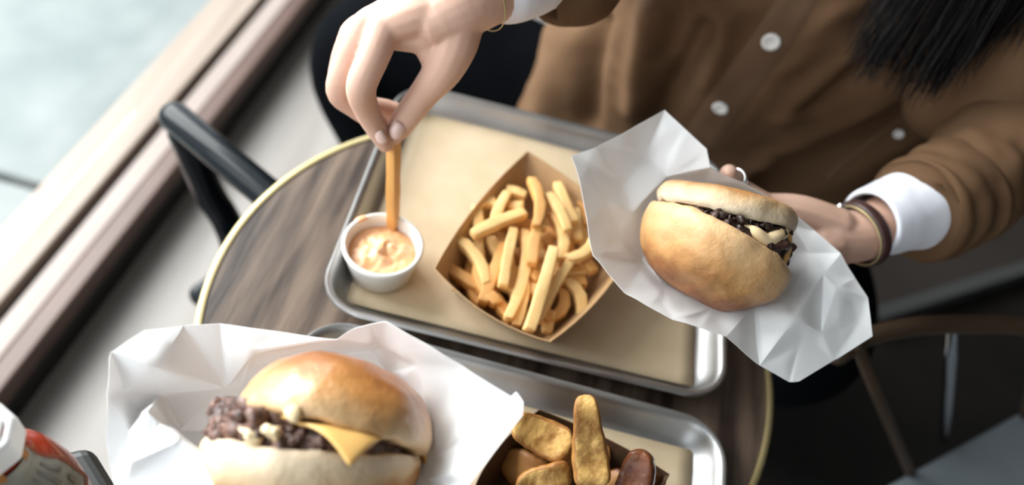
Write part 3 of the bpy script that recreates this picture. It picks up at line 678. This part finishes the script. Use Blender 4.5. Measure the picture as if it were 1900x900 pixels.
# right hand (left in the picture), pinching the fry
RW = (853, 12, .600)
hand_r = merge(
    chain([pd(1010, -75, .640, .027), pd(930, -28, .618, .0255), pd(866, 5, .603, .0245), pd(815, 32, .602, .022)], 5, 20),
    # back of the hand
    chain([pd(845, 12, .602, .018), pd(775, 28, .597, .016), pd(718, 48, .598, .0125)]),
    chain([pd(840, 5, .606, .018), pd(760, 18, .602, .016), pd(684, 44, .606, .0122)]),
    chain([pd(840, 5, .614, .018), pd(750, 22, .614, .016), pd(662, 58, .622, .0118)]),
    chain([pd(840, 12, .624, .016), pd(750, 40, .630, .014), pd(655, 82, .642, .0105)]),
    chain([pd(790, 60, .612, .017), pd(730, 62, .612, .013)]),
    # index
    chain([pd(716, 48, .598, .0128), pd(693, 105, .600, .0122), pd(670, 162, .610, .0118), pd(681, 205, .630, .0102), pd(700, 240, .645, .0090), pd(714, 268, .656, .0068)], 5, 14),
    # middle
    chain([pd(680, 48, .606, .0124), pd(648, 110, .618, .0112), pd(630, 168, .636, .0110), pd(660, 198, .652, .0098), pd(694, 222, .664, .0086), pd(722, 238, .668, .0070)], 5, 14),
    # ring
    chain([pd(658, 62, .624, .0118), pd(636, 120, .644, .0106), pd(632, 176, .664, .0098), pd(672, 196, .680, .0094), pd(714, 202, .684, .0086), pd(738, 206, .684, .0070)], 5, 14),
    # little finger
    chain([pd(652, 86, .646, .0105), pd(634, 140, .668, .0094), pd(640, 186, .686, .0084), pd(676, 204, .700, .0070), pd(700, 206, .706, .0056)], 5, 14),
    # thumb
    chain([pd(852, 40, .606, .019), pd(842, 85, .612, .0178), pd(820, 132, .622, .0152), pd(790, 170, .634, .0122), pd(761, 208, .646, .0112), pd(742, 236, .654, .0100), pd(730, 256, .658, .0066)], 5, 14),
    chain([pd(800, 60, .612, .016), pd(806, 95, .620, .0145)]))
body = obj('body', *hand_r, M['skin'], person); remesh(body, .0016, 5)
def nail(cx, cy, d, ax, n, ln, wd):
    """curved nail plate"""
    c = atd(cx, cy, d); ax = ax.normalized(); n = (n - ax * n.dot(ax)).normalized(); x = ax.cross(n); vs, fs = [], []
    for i in range(7):
        for j in range(7):
            u, v = i / 3 - 1, j / 3 - 1; k = math.sqrt(max(0, 1 - (abs(v)) ** 4)); vs.append(c + x * u * wd / 2 * (.5 + .5 * k) + ax * v * ln / 2 - n * (u * u * wd * .28 + v * v * .0008))
    for i in range(6):
        for j in range(6): a = i * 7 + j; fs.append((a, a + 1, a + 8, a + 7))
    o = obj('fingernail', vs, fs, M['nail'], body); md = o.modifiers.new('s', 'SOLIDIFY'); md.thickness = .0006; bake(o); return o
WLOC[body.name] = P0
nail(702, 257, .6395, atd(714, 270, .655) - atd(696, 238, .645), -CF * .8 - CR * .45 - CU * .1, .0125, .0105)
nail(736, 243, .6410, atd(730, 258, .656) - atd(744, 232, .652), -CF * .85 + CR * .1 - CU * .2, .0140, .0115)
# left forearm and hand behind the wrapper, and the rest of the body inside the clothes
hand_l = merge(
    chain([pd(1800, 335, .79, .034), pd(1700, 385, .755, .030), pd(1620, 425, .730, .0255), pd(1575, 440, .720, .0245), pd(1530, 440, .712, .0235)], 5, 20, .86),
    chain([pd(1550, 425, .714, .020), pd(1480, 398, .708, .018), pd(1420, 385, .704, .013)]),
    chain([pd(1550, 440, .714, .020), pd(1480, 430, .716, .018), pd(1400, 420, .716, .013)]),
    chain([pd(1550, 455, .716, .020), pd(1480, 460, .722, .017), pd(1400, 458, .728, .012)]),
    chain([pd(1550, 462, .718, .018), pd(1480, 490, .724, .015), pd(1410, 496, .730, .011)]),
    chain([pd(1420, 385, .704, .0125), pd(1372, 352, .697, .0105), pd(1356, 330, .686, .0092), pd(1352, 321, .674, .0078)], 5, 14),
    chain([pd(1400, 420, .716, .0125), pd(1330, 400, .722, .0105), pd(1270, 390, .720, .0092), pd(1240, 384, .714, .007)], 5, 14),
    chain([pd(1400, 458, .728, .0118), pd(1320, 452, .736, .010), pd(1262, 444, .732, .0088), pd(1235, 440, .726, .0068)], 5, 14),
    chain([pd(1410, 496, .730, .0105), pd(1350, 510, .734, .0092), pd(1300, 510, .730, .008), pd(1278, 508, .724, .006)], 5, 14),
    chain([pd(1535, 455, .710, .020), pd(1500, 478, .700, .015), pd(1468, 505, .690, .0115), pd(1440, 528, .682, .0085)], 5, 14))
tmp = obj('tmp', *hand_l, M['skin'], person); remesh(tmp, .0017, 5)
SHR, SHL = V((.12, .89, 1.035)), V((.50, .875, 1.045)); ELR = V((-.02, .77, .95)); ELL = atd(1915, 225, .86)
HEAD = V((.40, .815, 1.285))
rest = merge(
    chain([(.16, .93, .56, .115), (.18, .915, .65, .105), (.21, .895, .80, .10), (.26, .885, .93, .11), (.30, .88, 1.02, .09), (.335, .875, 1.09, .052), (.36, .862, 1.15, .048), (.385, .84, 1.20, .05)], 4, 24),
    chain([(*SHR, .045), (.30, .885, 1.05, .06), (*SHL, .045)], 4, 16),
    chain([(*SHR, .044), (*(SHR * .5 + ELR * .5), .040), (*ELR, .036), (*(ELR * .5 + atd(930, -28, .618) * .5), .033), pd(930, -28, .618, .0255)], 4, 18),
    chain([(*SHL, .044), (*(SHL * .5 + ELL * .5), .040), (*ELL, .036), pd(1800, 335, .79, .034), pd(1700, 385, .755, .029)], 4, 18))
# head: skull, jaw, nose, ears, lips
fd = V((-.45, -.80, -.40)).normalized(); ud = V((-.12, -.42, .90)); ud = (ud - fd * ud.dot(fd)).normalized(); sd = fd.cross(ud)
def hp_(f, u, s): return HEAD + fd * f + ud * u + sd * s
def ball(c, r, sx=1, sy=1, sz=1):
    bm = bmesh.new(); bmesh.ops.create_icosphere(bm, subdivisions=3, radius=r)
    vs = [c + fd * v.co.x * sx + sd * v.co.y * sy + ud * v.co.z * sz for v in bm.verts]; fs = [[v.index for v in f.verts] for f in bm.faces]; bm.free(); return vs, fs
head = merge(ball(hp_(-.012, .035, 0), .084, 1.1, .92, 1.0), ball(hp_(.018, -.03, 0), .062, 1.0, .95, 1.1), ball(hp_(.045, -.075, 0), .032, 1, 1.0, .8),
             chain([(*hp_(.085, .018, 0), .008), (*hp_(.099, -.008, 0), .010), (*hp_(.102, -.022, 0), .012)], 3), ball(hp_(.092, -.026, .011), .008), ball(hp_(.092, -.026, -.011), .008),
             ball(hp_(.083, -.048, 0), .014, .6, 1.4, .45), ball(hp_(.081, -.057, 0), .014, .6, 1.3, .5),
             ball(hp_(-.005, -.005, .076), .022, .7, .35, 1.3), ball(hp_(-.005, -.005, -.076), .022, .7, .35, 1.3))
tmp2 = obj('tmp', *merge(rest, head), M['skin'], person); remesh(tmp2, .006, 4)
bm = bmesh.new(); bm.from_mesh(body.data)
for t_ in (tmp, tmp2): bm.from_mesh(t_.data)
bm.to_mesh(body.data); bm.free(); body.data.polygons.foreach_set('use_smooth', [True] * len(body.data.polygons))
for t_ in (tmp, tmp2): bpy.data.objects.remove(t_)
for s in (-1, 1):
    obj('eye', *ball(hp_(.070, .022, s * .032), .012), M['button'], body); obj('iris', *ball(hp_(.0795, .021, s * .032), .0055, .5), M['trousers'], body)
    obj('eyebrow', *chain([(*hp_(.082, .044, s * .016), .003), (*hp_(.080, .050, s * .035), .0032), (*hp_(.066, .045, s * .053), .002)], 3, 8), M['hair'], body)

# ---- shirt: lofted torso with sculpted folds
SP = [  # centre, half width, half depth
 ((.150, .915, .520), .215, .150), ((.155, .910, .585), .205, .142), ((.165, .905, .66), .196, .132), ((.185, .895, .74), .188, .128), ((.205, .886, .82), .186, .128), ((.235, .878, .90), .190, .128), ((.265, .874, .98), .186, .118),
 ((.290, .872, 1.04), .165, .098), ((.310, .870, 1.075), .115, .078), ((.325, .868, 1.10), .072, .066)]
sp = cr([(*c, a, b) for c, a, b in SP], 12)
FOLDS = [  # image polyline, height, width
 ([(1560, 20), (1440, 150), (1330, 260)], .0045, .007), ([(1300, 60), (1250, 160), (1215, 235)], -.013, .013), ([(1215, 20), (1190, 110), (1180, 200)], .013, .014),
 ([(1110, 40), (1090, 140), (1085, 230)], -.013, .012), ([(1050, 60), (1030, 140), (1010, 220)], .012, .018), ([(1270, 0), (1235, 100)], -.008, .009),
 ([(1500, 200), (1590, 140), (1640, 90)], -.010, .008), ([(1450, 215), (1540, 160), (1600, 110)], .006, .010), ([(1400, 320), (1500, 270), (1620, 215), (1700, 200)], .007, .012),
 ([(1430, 345), (1540, 300), (1690, 225)], -.022, .020), ([(1350, 30), (1330, 100), (1310, 150)], .006, .010), ([(1600, 60), (1660, 10)], -.008, .010), ([(1390, 290), (1430, 270), (1460, 300)], -.004, .008)]
def pix(P):
    d = P - CAM; z = d.dot(CF); return 950 + FPX * d.dot(CR) / z, 450 - FPX * d.dot(CU) / z, z
def seg_d(px, py, pl):
    best = 1e9
    for (x1, y1), (x2, y2) in zip(pl, pl[1:]):
        dx, dy = x2 - x1, y2 - y1; t_ = max(0, min(1, ((px - x1) * dx + (py - y1) * dy) / (dx * dx + dy * dy))); best = min(best, math.hypot(px - x1 - t_ * dx, py - y1 - t_ * dy))
    return best
rg = []; NS = 120
for (x, y, z, a, b) in sp:
    ring = []
    for k in range(NS):
        th = 2 * math.pi * k / NS; cx_, sy_ = math.cos(th), math.sin(th)
        ex = 2.35; rr = (abs(cx_) ** ex + abs(sy_) ** ex) ** (-1 / ex); n = V((cx_ / a, sy_ / b, 0)).normalized()
        wx = 1 + (.58 * max(0, min(1, (1.02 - z) / .12)) if cx_ > 0 else 0)
        p = V((x + a * rr * cx_ * wx, y + b * rr * sy_, z)); h = .006 * fbm(p + V((2, 0, 0)), 11, 3) + .003 * fbm(p, 26, 3)
        if sy_ < .35:
            px, py, dz_ = pix(p)
            for pl, hh, ww in FOLDS:
                dd = seg_d(px, py, pl) * dz_ / FPX; h += 2.1 * hh * math.exp(-(dd / ww) ** 2)
        ring.append(p + n * h)
    rg.append(ring)
shirt = obj('shirt', *rings(rg, cap=False), M['shirt'], person)
md = shirt.modifiers.new('s', 'SOLIDIFY'); md.thickness = .002; md.offset = -1; m2 = shirt.modifiers.new('u', 'SUBSURF'); m2.levels = 1; bake(shirt); WLOC[shirt.name] = P0
shirt.data.polygons.foreach_set('use_smooth', [True] * len(shirt.data.polygons))
from mathutils.bvhtree import BVHTree
bv = BVHTree.FromPolygons([tuple(v.co + P0) for v in shirt.data.vertices], [tuple(p.vertices) for p in shirt.data.polygons])
def on_shirt(px, py, up=0.0):
    h = bv.ray_cast(CAM, ray(px, py).normalized())
    if h[0] is None: return None
    n = h[1] if h[1].dot(ray(px, py)) < 0 else -h[1]; return h[0] + n * up, n
def ribbon(name, line, wpx, up, m, parent, n=30, cross=6):
    """band of cloth lying on the shirt"""
    pl = cr(line, n); vs, fs = [], []; rows = 0
    for i, p in enumerate(pl):
        q = pl[min(i + 1, len(pl) - 1)]; r_ = pl[max(i - 1, 0)]; tx, ty = q[0] - r_[0], q[1] - r_[1]; l_ = math.hypot(tx, ty); nx, ny = -ty / l_, tx / l_; row = []
        for k in range(cross + 1):
            s = k / cross - .5; hh = on_shirt(p[0] + nx * s * wpx, p[1] + ny * s * wpx, up if 0 < k < cross else -.0006)
            if hh is None: row = None; break
            row.append(hh[0])
        if row: vs += row; rows += 1
    c1 = cross + 1
    for i in range(rows - 1):
        for k in range(cross): a = i * c1 + k; fs.append((a, a + 1, a + c1 + 1, a + c1))
    return obj(name, vs, fs, m, parent)
ribbon('button_placket', [(1520, -70), (1455, 40), (1400, 120), (1345, 195), (1290, 275), (1240, 350)], 74, .0022, M['placket'], shirt)
def disc_on(name, px, py, r, m, parent):
    h = on_shirt(px, py, .0035)
    if not h: return None
    return obj(name, *lathe([(0, .0006), (r * .45, .0006), (r * .6, .0012), (r * .85, .0016), (r, .0008), (r, -.001), (0, -.001)], 28, h[0], frame(h[1], CR)), m, parent)
for px, py, r in ((1431, 75, .0098), (1338, 197, .0092), (1690, 210, .006), (1667, 246, .006)): 
    d_ = disc_on('shirt_button', px, py, r, M['button'], shirt)
# pocket flap edge
ribbon('pocket_edge', [(1535, 330), (1600, 275), (1660, 228), (1700, 208)], 10, .0028, M['placket'], shirt, 12, 4)
def sleeve(name, pts, m, seed, amp=.006, seg=48, fr=40):
    c = cr(pts, 10); vs, fs = tube([p[:3] for p in c], [p[3] for p in c], seg, 1.0, None, round_ends=False); fs = fs[:-2]
    n = seg; out = []
    for i, v in enumerate(vs):
        ce = V(c[i // n][:3]); d = (v - ce).normalized(); u = i // n
        out.append(v + d * (amp * .55 * math.sin(u * .55 + 1.5 * fbm(v, 8, 2) * 3 + seed) * (.5 + .5 * fbm(v + V((5, 0, 0)), 10, 2)) + amp * 1.5 * fbm(v + V((seed, 0, 0)), 17, 3)))
    o = obj(name, out, fs, m, person); md = o.modifiers.new('s', 'SOLIDIFY'); md.thickness = .002; md.offset = -1; m2 = o.modifiers.new('u', 'SUBSURF'); m2.levels = 1; bake(o)
    o.data.polygons.foreach_set('use_smooth', [True] * len(o.data.polygons)); WLOC[o.name] = P0; return o
slL = sleeve('sleeve', [(*(SHL + V((-.06, .01, .0))), .092), (*(SHL * .7 + ELL * .3 + V((-.035, 0, -.01))), .105), (*(SHL * .3 + ELL * .7 + V((-.04, 0, -.02))), .108), (*(ELL + V((-.01, 0, 0))), .080), pd(1850, 288, .815, .062), pd(1790, 342, .785, .050), pd(1742, 370, .768, .046)], M['shirt'], 2, .0065)
# turned up cuff of the left sleeve
cu = [pd(1772, 358, .780, .050), pd(1765, 361, .777, .0525), pd(1738, 374, .767, .0510), pd(1712, 386, .758, .0490), pd(1700, 391, .754, .0470), pd(1706, 388, .756, .041)]
o = sleeve('turned_cuff', cu, M['shirt'], 6, .0032); o['label'] = 'turned up brown cuff of the left sleeve'
o = sleeve('under_sleeve', [pd(1735, 372, .768, .0390), pd(1690, 388, .752, .0375), pd(1650, 402, .739, .0335), pd(1618, 414, .729, .0300), pd(1612, 416, .727, .0275)], M['cuff'], 4, .0014); o['label'] = 'white knitted under sleeve at the left wrist'
slR = sleeve('sleeve', [(*(SHR + V((.05, .0, .0))), .088), (*(SHR * .6 + ELR * .4), .074), (*ELR, .066), (*(ELR * .6 + atd(985, -45, .636) * .4), .056), pd(1062, -60, .668, .046), pd(1040, -52, .660, .040)], M['shirt'], 8, .005)
o = sleeve('under_sleeve', [pd(1070, -95, .672, .036), pd(1020, -75, .650, .0345), pd(975, -50, .632, .0325), pd(940, -32, .621, .0305), pd(935, -30, .620, .028)], M['cuff'], 5, .001); o['label'] = 'white knitted under sleeve at the right wrist'
# bracelets
def band(name, c, ax, r1, r2, th, m, parent, flat=.86):
    f = frame(ax, V((0, 0, 1))); pts = [tuple(c + f @ V((r1 * math.cos(a), r2 * math.sin(a), 0))) for a in [2 * math.pi * k / 40 for k in range(40)]]
    rgs = []
    for k in range(40):
        p = V(pts[k]); rad = (p - c).normalized(); axn = ax.normalized()
        rgs.append([p + rad * math.cos(a) * th * .5 + axn * math.sin(a) * th for a in [2 * math.pi * j / 10 for j in range(10)]])
    vs = [v for r in rgs for v in r]; fs = [(i * 10 + k, i * 10 + (k + 1) % 10, ((i + 1) % 40) * 10 + (k + 1) % 10, ((i + 1) % 40) * 10 + k) for i in range(40) for k in range(10)]
    return obj(name, vs, fs, m, parent)
wa = atd(1575, 440, .720) - atd(1640, 415, .736)
br = band('bracelet', atd(1597, 433, .7245), wa, .0262, .0292, .0058, M['bracelet'], person); br['label'] = 'dark red brown leather bracelet on the left wrist'; WLOC[br.name] = P0
obj('clasp', *ball(atd(1560, 384, .7120), .0042), M['chrome'], br); obj('clasp', *ball(atd(1590, 474, .709), .004), M['brass'], br)
band('bangle', atd(1588, 437, .7225), wa, .0258, .0285, .0012, M['brass'], person)
ra = atd(866, 5, .603) - atd(930, -28, .618)
o = band('bangle', atd(893, -6, .609), ra, .0272, .0272, .0008, M['brass'], person); o['label'] = 'fine gold bangle on the right wrist'
o = band('ring', atd(1361, 336, .690), atd(1352, 321, .674) - atd(1372, 352, .697), .0106, .0106, .0035, M['chrome'], person); o['label'] = 'silver ring on a finger of the left hand'
# trousers
def leg(pts): c = cr(pts, 6); return tube([p[:3] for p in c], [p[3] for p in c], 28)
HIPR, HIPL = V((.07, .95, .535)), V((.25, .95, .535))
tro = obj('trousers', *merge(leg([(*HIPR, .105), (-.08, .975, .55, .100), (-.235, .985, .555, .096), (-.30, .96, .50, .085), (-.24, .93, .34, .062), (-.17, .92, .06, .05)]),
                             leg([(*HIPL, .105), (.36, .84, .54, .092), (.42, .72, .53, .080), (.43, .68, .47, .070), (.42, .76, .28, .058), (.41, .82, .06, .05)]),
                             leg([(.07, .95, .55, .11), (.25, .95, .55, .11)])), M['trousers'], person); remesh(tro, .008, 4)
for sx, p, d in ((1, V((-.17, .91, .03)), V((-.1, -.99, 0))), (1, V((.41, .81, .03)), V((0.05, -.99, 0)))):
    obj('shoe', *tube([p - d * .04, p + d * .06, p + d * .15], [.036, .04, .034], 16, .75), M['black'], person)
# hair
cap = obj('hair_cap', *merge(ball(hp_(-.028, .045, 0), .092, 1.05, 1.0, 1.0), ball(hp_(-.05, -.02, 0), .078, .8, 1.05, 1.3)), M['hair'], person); remesh(cap, .006, 3)
cv = bpy.data.curves.new('hair', 'CURVE'); cv.dimensions = '3D'; cv.bevel_depth = .00042; cv.bevel_resolution = 0; cv.resolution_u = 1
rnd = random.Random(3)
def strand(p0, p1, p2, p3, r):
    s = cv.splines.new('POLY'); n = 12; s.points.add(n)
    for i in range(n + 1):
        t_ = i / n; q = p0 * (1 - t_) ** 3 + p1 * 3 * t_ * (1 - t_) ** 2 + p2 * 3 * t_ * t_ * (1 - t_) + p3 * t_ ** 3
        s.points[i].co = (*(q - P0), 1); s.points[i].radius = r * (1.0 if t_ < .8 else 1.15 - .95 * (t_ - .8) / .2)
def locks(cx, cy, spread, n, d, tail, bias=0):
    for _ in range(n):
        ex = cx + rnd.gauss(0, spread); ey = cy + rnd.gauss(0, tail) - abs(ex - cx) * .6; dd = d + rnd.gauss(0, .012)
        sx = cx + 240 + (ex - cx) * 1.6 + rnd.gauss(0, 25); sy = -330 + (ex - cx) * .5 + rnd.gauss(0, 20)
        strand(atd(sx, sy, dd - .10), atd(ex + 150 + rnd.gauss(0, 12), ey - 190, dd - .03), atd(ex + 48 + rnd.gauss(0, 14), ey - 95, dd), atd(ex + rnd.gauss(0, 9), ey, dd + rnd.gauss(0, .005)), rnd.uniform(.7, 1.5))
for (cx, cy, sp_, n, d, tl) in ((1588, 120, 10, 60, .775, 24), (1608, 140, 13, 85, .775, 18), (1640, 150, 12, 60, .775, 20), (1668, 165, 10, 60, .775, 20), (1700, 172, 13, 80, .775, 18), (1722, 185, 10, 50, .775, 14), (1755, 130, 14, 110, .765, 26), (1790, 90, 20, 150, .76, 26), (1830, 60, 25, 180, .755, 30), (1880, 40, 26, 180, .75, 30), (1930, 50, 26, 160, .75, 30), (1980, 60, 26, 120, .75, 30)):
    locks(cx, cy, sp_, n, d, tl)
for k in range(5): strand(atd(1990, -300, .70), atd(1850, -50, .74), atd(1730 + k * 12, 60, .76), atd(1745 + k * 17, 190 - abs(k - 2) * 16, .77), .6)
hc = bpy.data.objects.new('hair_curve', cv); COL.objects.link(hc); hm = bpy.data.meshes.new_from_object(hc.evaluated_get(bpy.context.evaluated_depsgraph_get())); bpy.data.objects.remove(hc)
ho = link('hair', hm, M['hair'], person); ho['kind'] = 'stuff'; ho['label'] = 'long loose black hair hanging over the shoulder'

# ------------------------------------------------------------------ seating
st = thing('bench_stool', 'black padded seat under the person behind the table', 'stool', (.16, .97, 0))
bbox('seat', (.16, .98, .392, .62, .42, .05), M['black'], st, .02, 3)
for sx in (-1, 1):
    for sy in (-1, 1): obj('leg', *tube([(.16 + sx * .27, .98 + sy * .17, .366), (.16 + sx * .28, .98 + sy * .18, .016)], .016, 10), M['chairblack'], st)
ch = thing('cafe_chair', 'black tubular chair pushed under the left edge of the round table', 'chair', (-.30, .55, 0))
A = atz(325, 218, .66); B = atz(515, 375, .66); dAB = (B - A).normalized()
obj('armrest', *tube([A, A.lerp(B, .5), B, B + dAB * .05], .0185, 24), M['chairblack'], ch)
E1 = atz(440, 470, .43)
obj('leg', *tube(cr([(*(A + dAB * .012 + V((0, 0, -.012))),), (*A.lerp(E1, .5),), (*E1,), (E1.x + .01, E1.y - .02, .02)], 5), .019, 16), M['chairblack'], ch)
obj('leg', *tube([B + dAB * .04 + V((0, 0, -.01)), V((B.x + .05, B.y - .03, .02))], .016, 14), M['chairblack'], ch)
sv, sf = box((E1.x + B.x) / 2 + .05, (E1.y + B.y) / 2 + .0, .43, .20, .20, .03, R_(-25))
o = obj('seat', sv, sf, M['chairblack'], ch, smooth=False); md = o.modifiers.new('b', 'BEVEL'); md.width = .012; md.segments = 3; bake(o)
# grey chair at the lower right
s0, s1 = atz(1640, 905, .45), atz(1900, 762, .45); dd = (s1 - s0).normalized(); nn = V((dd.y, -dd.x, 0))
gc = thing('side_chair', 'grey seat chair with brown bentwood back, blurred at the lower right', 'chair', tuple(V(((s0 + s1) / 2 + nn * .2).xy.to_3d())))
cs = (s0 + s1) / 2 + nn * .21 + dd * .06; 
o = bbox('seat', (cs.x, cs.y, .43, .46, .42, .04, math.atan2(dd.y, dd.x)), M['greyseat'], gc, .015, 3)
for sx in (-1, 1):
    for sy in (-1, 1):
        q = cs + dd * sx * .20 + nn * sy * .18; obj('leg', *tube([(q.x, q.y, .415), (q.x + dd.x * sx * .03, q.y + dd.y * sx * .03, .013)], .012, 10), M['rail'], gc)
hoop = [atz(1555, 660, .72), atz(1610, 625, .73), atz(1700, 606, .74), atz(1800, 602, .74), atz(1900, 606, .74), atz(2010, 640, .74)]
obj('back_rail', *tube(cr([tuple(p) for p in hoop], 6), .010, 12), M['rail'], gc)
for (p, q) in (((1768, 605), (1752, 815)), ((1590, 640), (1690, 880)), ((1940, 618), (1900, 775))):
    obj('back_spindle', *tube([atz(*p, .735), atz(*q, .44)], .007, 10), M['chrome'] if p[0] == 1768 else M['rail'], gc)
# low platform edge behind at the right
a, b = atz(1640, 592, .04), atz(1960, 490, .04); u = (b - a).normalized(); n_ = V((-u.y, u.x, 0))
p0, p1 = a - u * .9, b + u * 1.2
def quad_prism(name, q, z0, z1, m):
    v = [(p.x, p.y, z0) for p in q] + [(p.x, p.y, z1) for p in q]
    o = obj(name, v, [(3, 2, 1, 0), (4, 5, 6, 7), (0, 1, 5, 4), (1, 2, 6, 5), (2, 3, 7, 6), (3, 0, 4, 7)], m, smooth=False); clean(o); o['kind'] = 'structure'; return o
M['plat'] = mat('brown_grey_boards', (.028, .023, .020), (.035, .029, .025), .7, 4, spec=.15)
M['trimgrey'] = mat('grey_metal_strip', (.07, .07, .07), (.085, .085, .085), .45, 4, metal=.3)
quad_prism('trim_5', [a - u * .03, p1, p1 + n_ * .03, a - u * .03 + n_ * .03], .001, .047, M['trimgrey'])
quad_prism('trim_6', [a - u * .03 + n_ * .0305, p1 + n_ * .0305, p1 + n_ * 1.2, a - u * .03 + n_ * 1.2], .001, .04, M['plat'])

# ------------------------------------------------------------------ ketchup bottle on the next table
bc = atd(-52, 800, .425)
K0 = atz(166, 824, TZ); u1 = (atz(-60, 878, TZ) - K0).normalized(); u2 = (atz(216, 905, TZ) - K0).normalized()
n2c = K0 + (u1 + u2) * .17
t2 = thing('side_table', 'dark table corner under the ketchup bottle at the lower left', 'table', (n2c.x, n2c.y, 0))
q4 = [K0, K0 + u1 * .34, K0 + (u1 + u2) * .34, K0 + u2 * .34]
o = obj('table_top', [(p.x, p.y, TZ - .022) for p in q4] + [(p.x, p.y, TZ) for p in q4], [(3, 2, 1, 0), (4, 5, 6, 7), (0, 1, 5, 4), (1, 2, 6, 5), (2, 3, 7, 6), (3, 0, 4, 7)], M['black'], t2, smooth=False); clean(o); md = o.modifiers.new('b', 'BEVEL'); md.width = .008; md.segments = 3; bake(o)
obj('column', *tube([(n2c.x, n2c.y, TZ - .046), (n2c.x, n2c.y, .03)], .022, 14), M['chairblack'], t2)
obj('base', *lathe([(0, .02), (.04, .02), (.12, .01), (.125, 0), (0, 0)], 32, (n2c.x, n2c.y, 0)), M['chairblack'], t2)
H_ = bc.z - TZ
kb = thing('ketchup_bottle', 'red ketchup bottle with white cap and pale label at the lower left', 'bottle', (bc.x, bc.y, TZ + .0005))
prof = [(0, .0005), (.029, .0005), (.033, .004), (.034, .010), (.034, .075), (.0325, .095), (.027, .120), (.019, H_ - .045), (.0145, H_ - .022), (.0145, H_ - .004), (0, H_ - .004)]
o = obj('bottle_body', *lathe([(max(r, 0), z) for r, z in prof[:2]] + cr(prof[2:-2], 4) + prof[-2:], 48, (bc.x, bc.y, TZ + .0005)), M['ketchup'], kb); clean(o)
capp = [(0, 0), (.0145, 0), (.0147, -.003), (.0175, -.0012), (.0202, -.0035), (.0208, -.007), (.0208, -.022), (.0150, -.022), (0, -.022)]
o = obj('cap', *lathe(capp, 8, (bc.x, bc.y, TZ + H_)), M['capwhite'], kb, smooth=False); clean(o); md = o.modifiers.new('b', 'BEVEL'); md.width = .0015; md.segments = 2; bake(o); WLOC[o.name] = WLOC[kb.name]
obj('cap_inset', *lathe([(0, -.0018), (.0143, -.0018), (.0143, -.0035), (0, -.0035)], 24, (bc.x, bc.y, TZ + H_)), M['lid_red'], o, smooth=False)
az = math.atan2(-.2, .9)
def curved(name, a0, a1, z0_, z1_, up, m, parent):
    def rad(z):
        pr = cr(prof[2:-2], 12); return min(pr, key=lambda p: abs(p[1] - z))[0]
    vs, fs = [], []; na, nz_ = 14, 10
    for j in range(nz_ + 1):
        z = z0_ + (z1_ - z0_) * j / nz_; r = rad(z) + up
        for i in range(na + 1): a_ = a0 + (a1 - a0) * i / na; vs.append((bc.x + r * math.cos(a_), bc.y + r * math.sin(a_), TZ + z))
    for j in range(nz_):
        for i in range(na): k = j * (na + 1) + i; fs.append((k, k + 1, k + na + 2, k + na + 1))
    return obj(name, vs, fs, m, parent)
lb = curved('label', az - 1.2, az + .78, .088, H_ - .030, .0016, M['labelpaper'], kb); lb['label'] = 'pale printed paper label'; WLOC[lb.name] = WLOC[kb.name]
curved('printed_border', az - 1.2, az + .78, .082, .089, .0020, M['redink'], lb)
curved('printed_border', az + .76, az + .86, .082, H_ - .032, .0020, M['redink'], lb)
for (a_, zz, wa_, wz) in ((az + .50, .148, .13, .006), (az - .55, .150, .2, .008)): curved('printed_mark', a_ - wa_, a_ + wa_, zz - wz, zz + wz, .0022, M['rust'], lb)
for i, a_ in enumerate((az - .10, az + .12, az + .34, az + .56)):
    for (za, zb) in ((.098, .110), (.115, .130)): curved('printed_line', a_ - .05, a_ + .05, za + .003 * (i % 2), zb, .0022, M['ink'], lb)
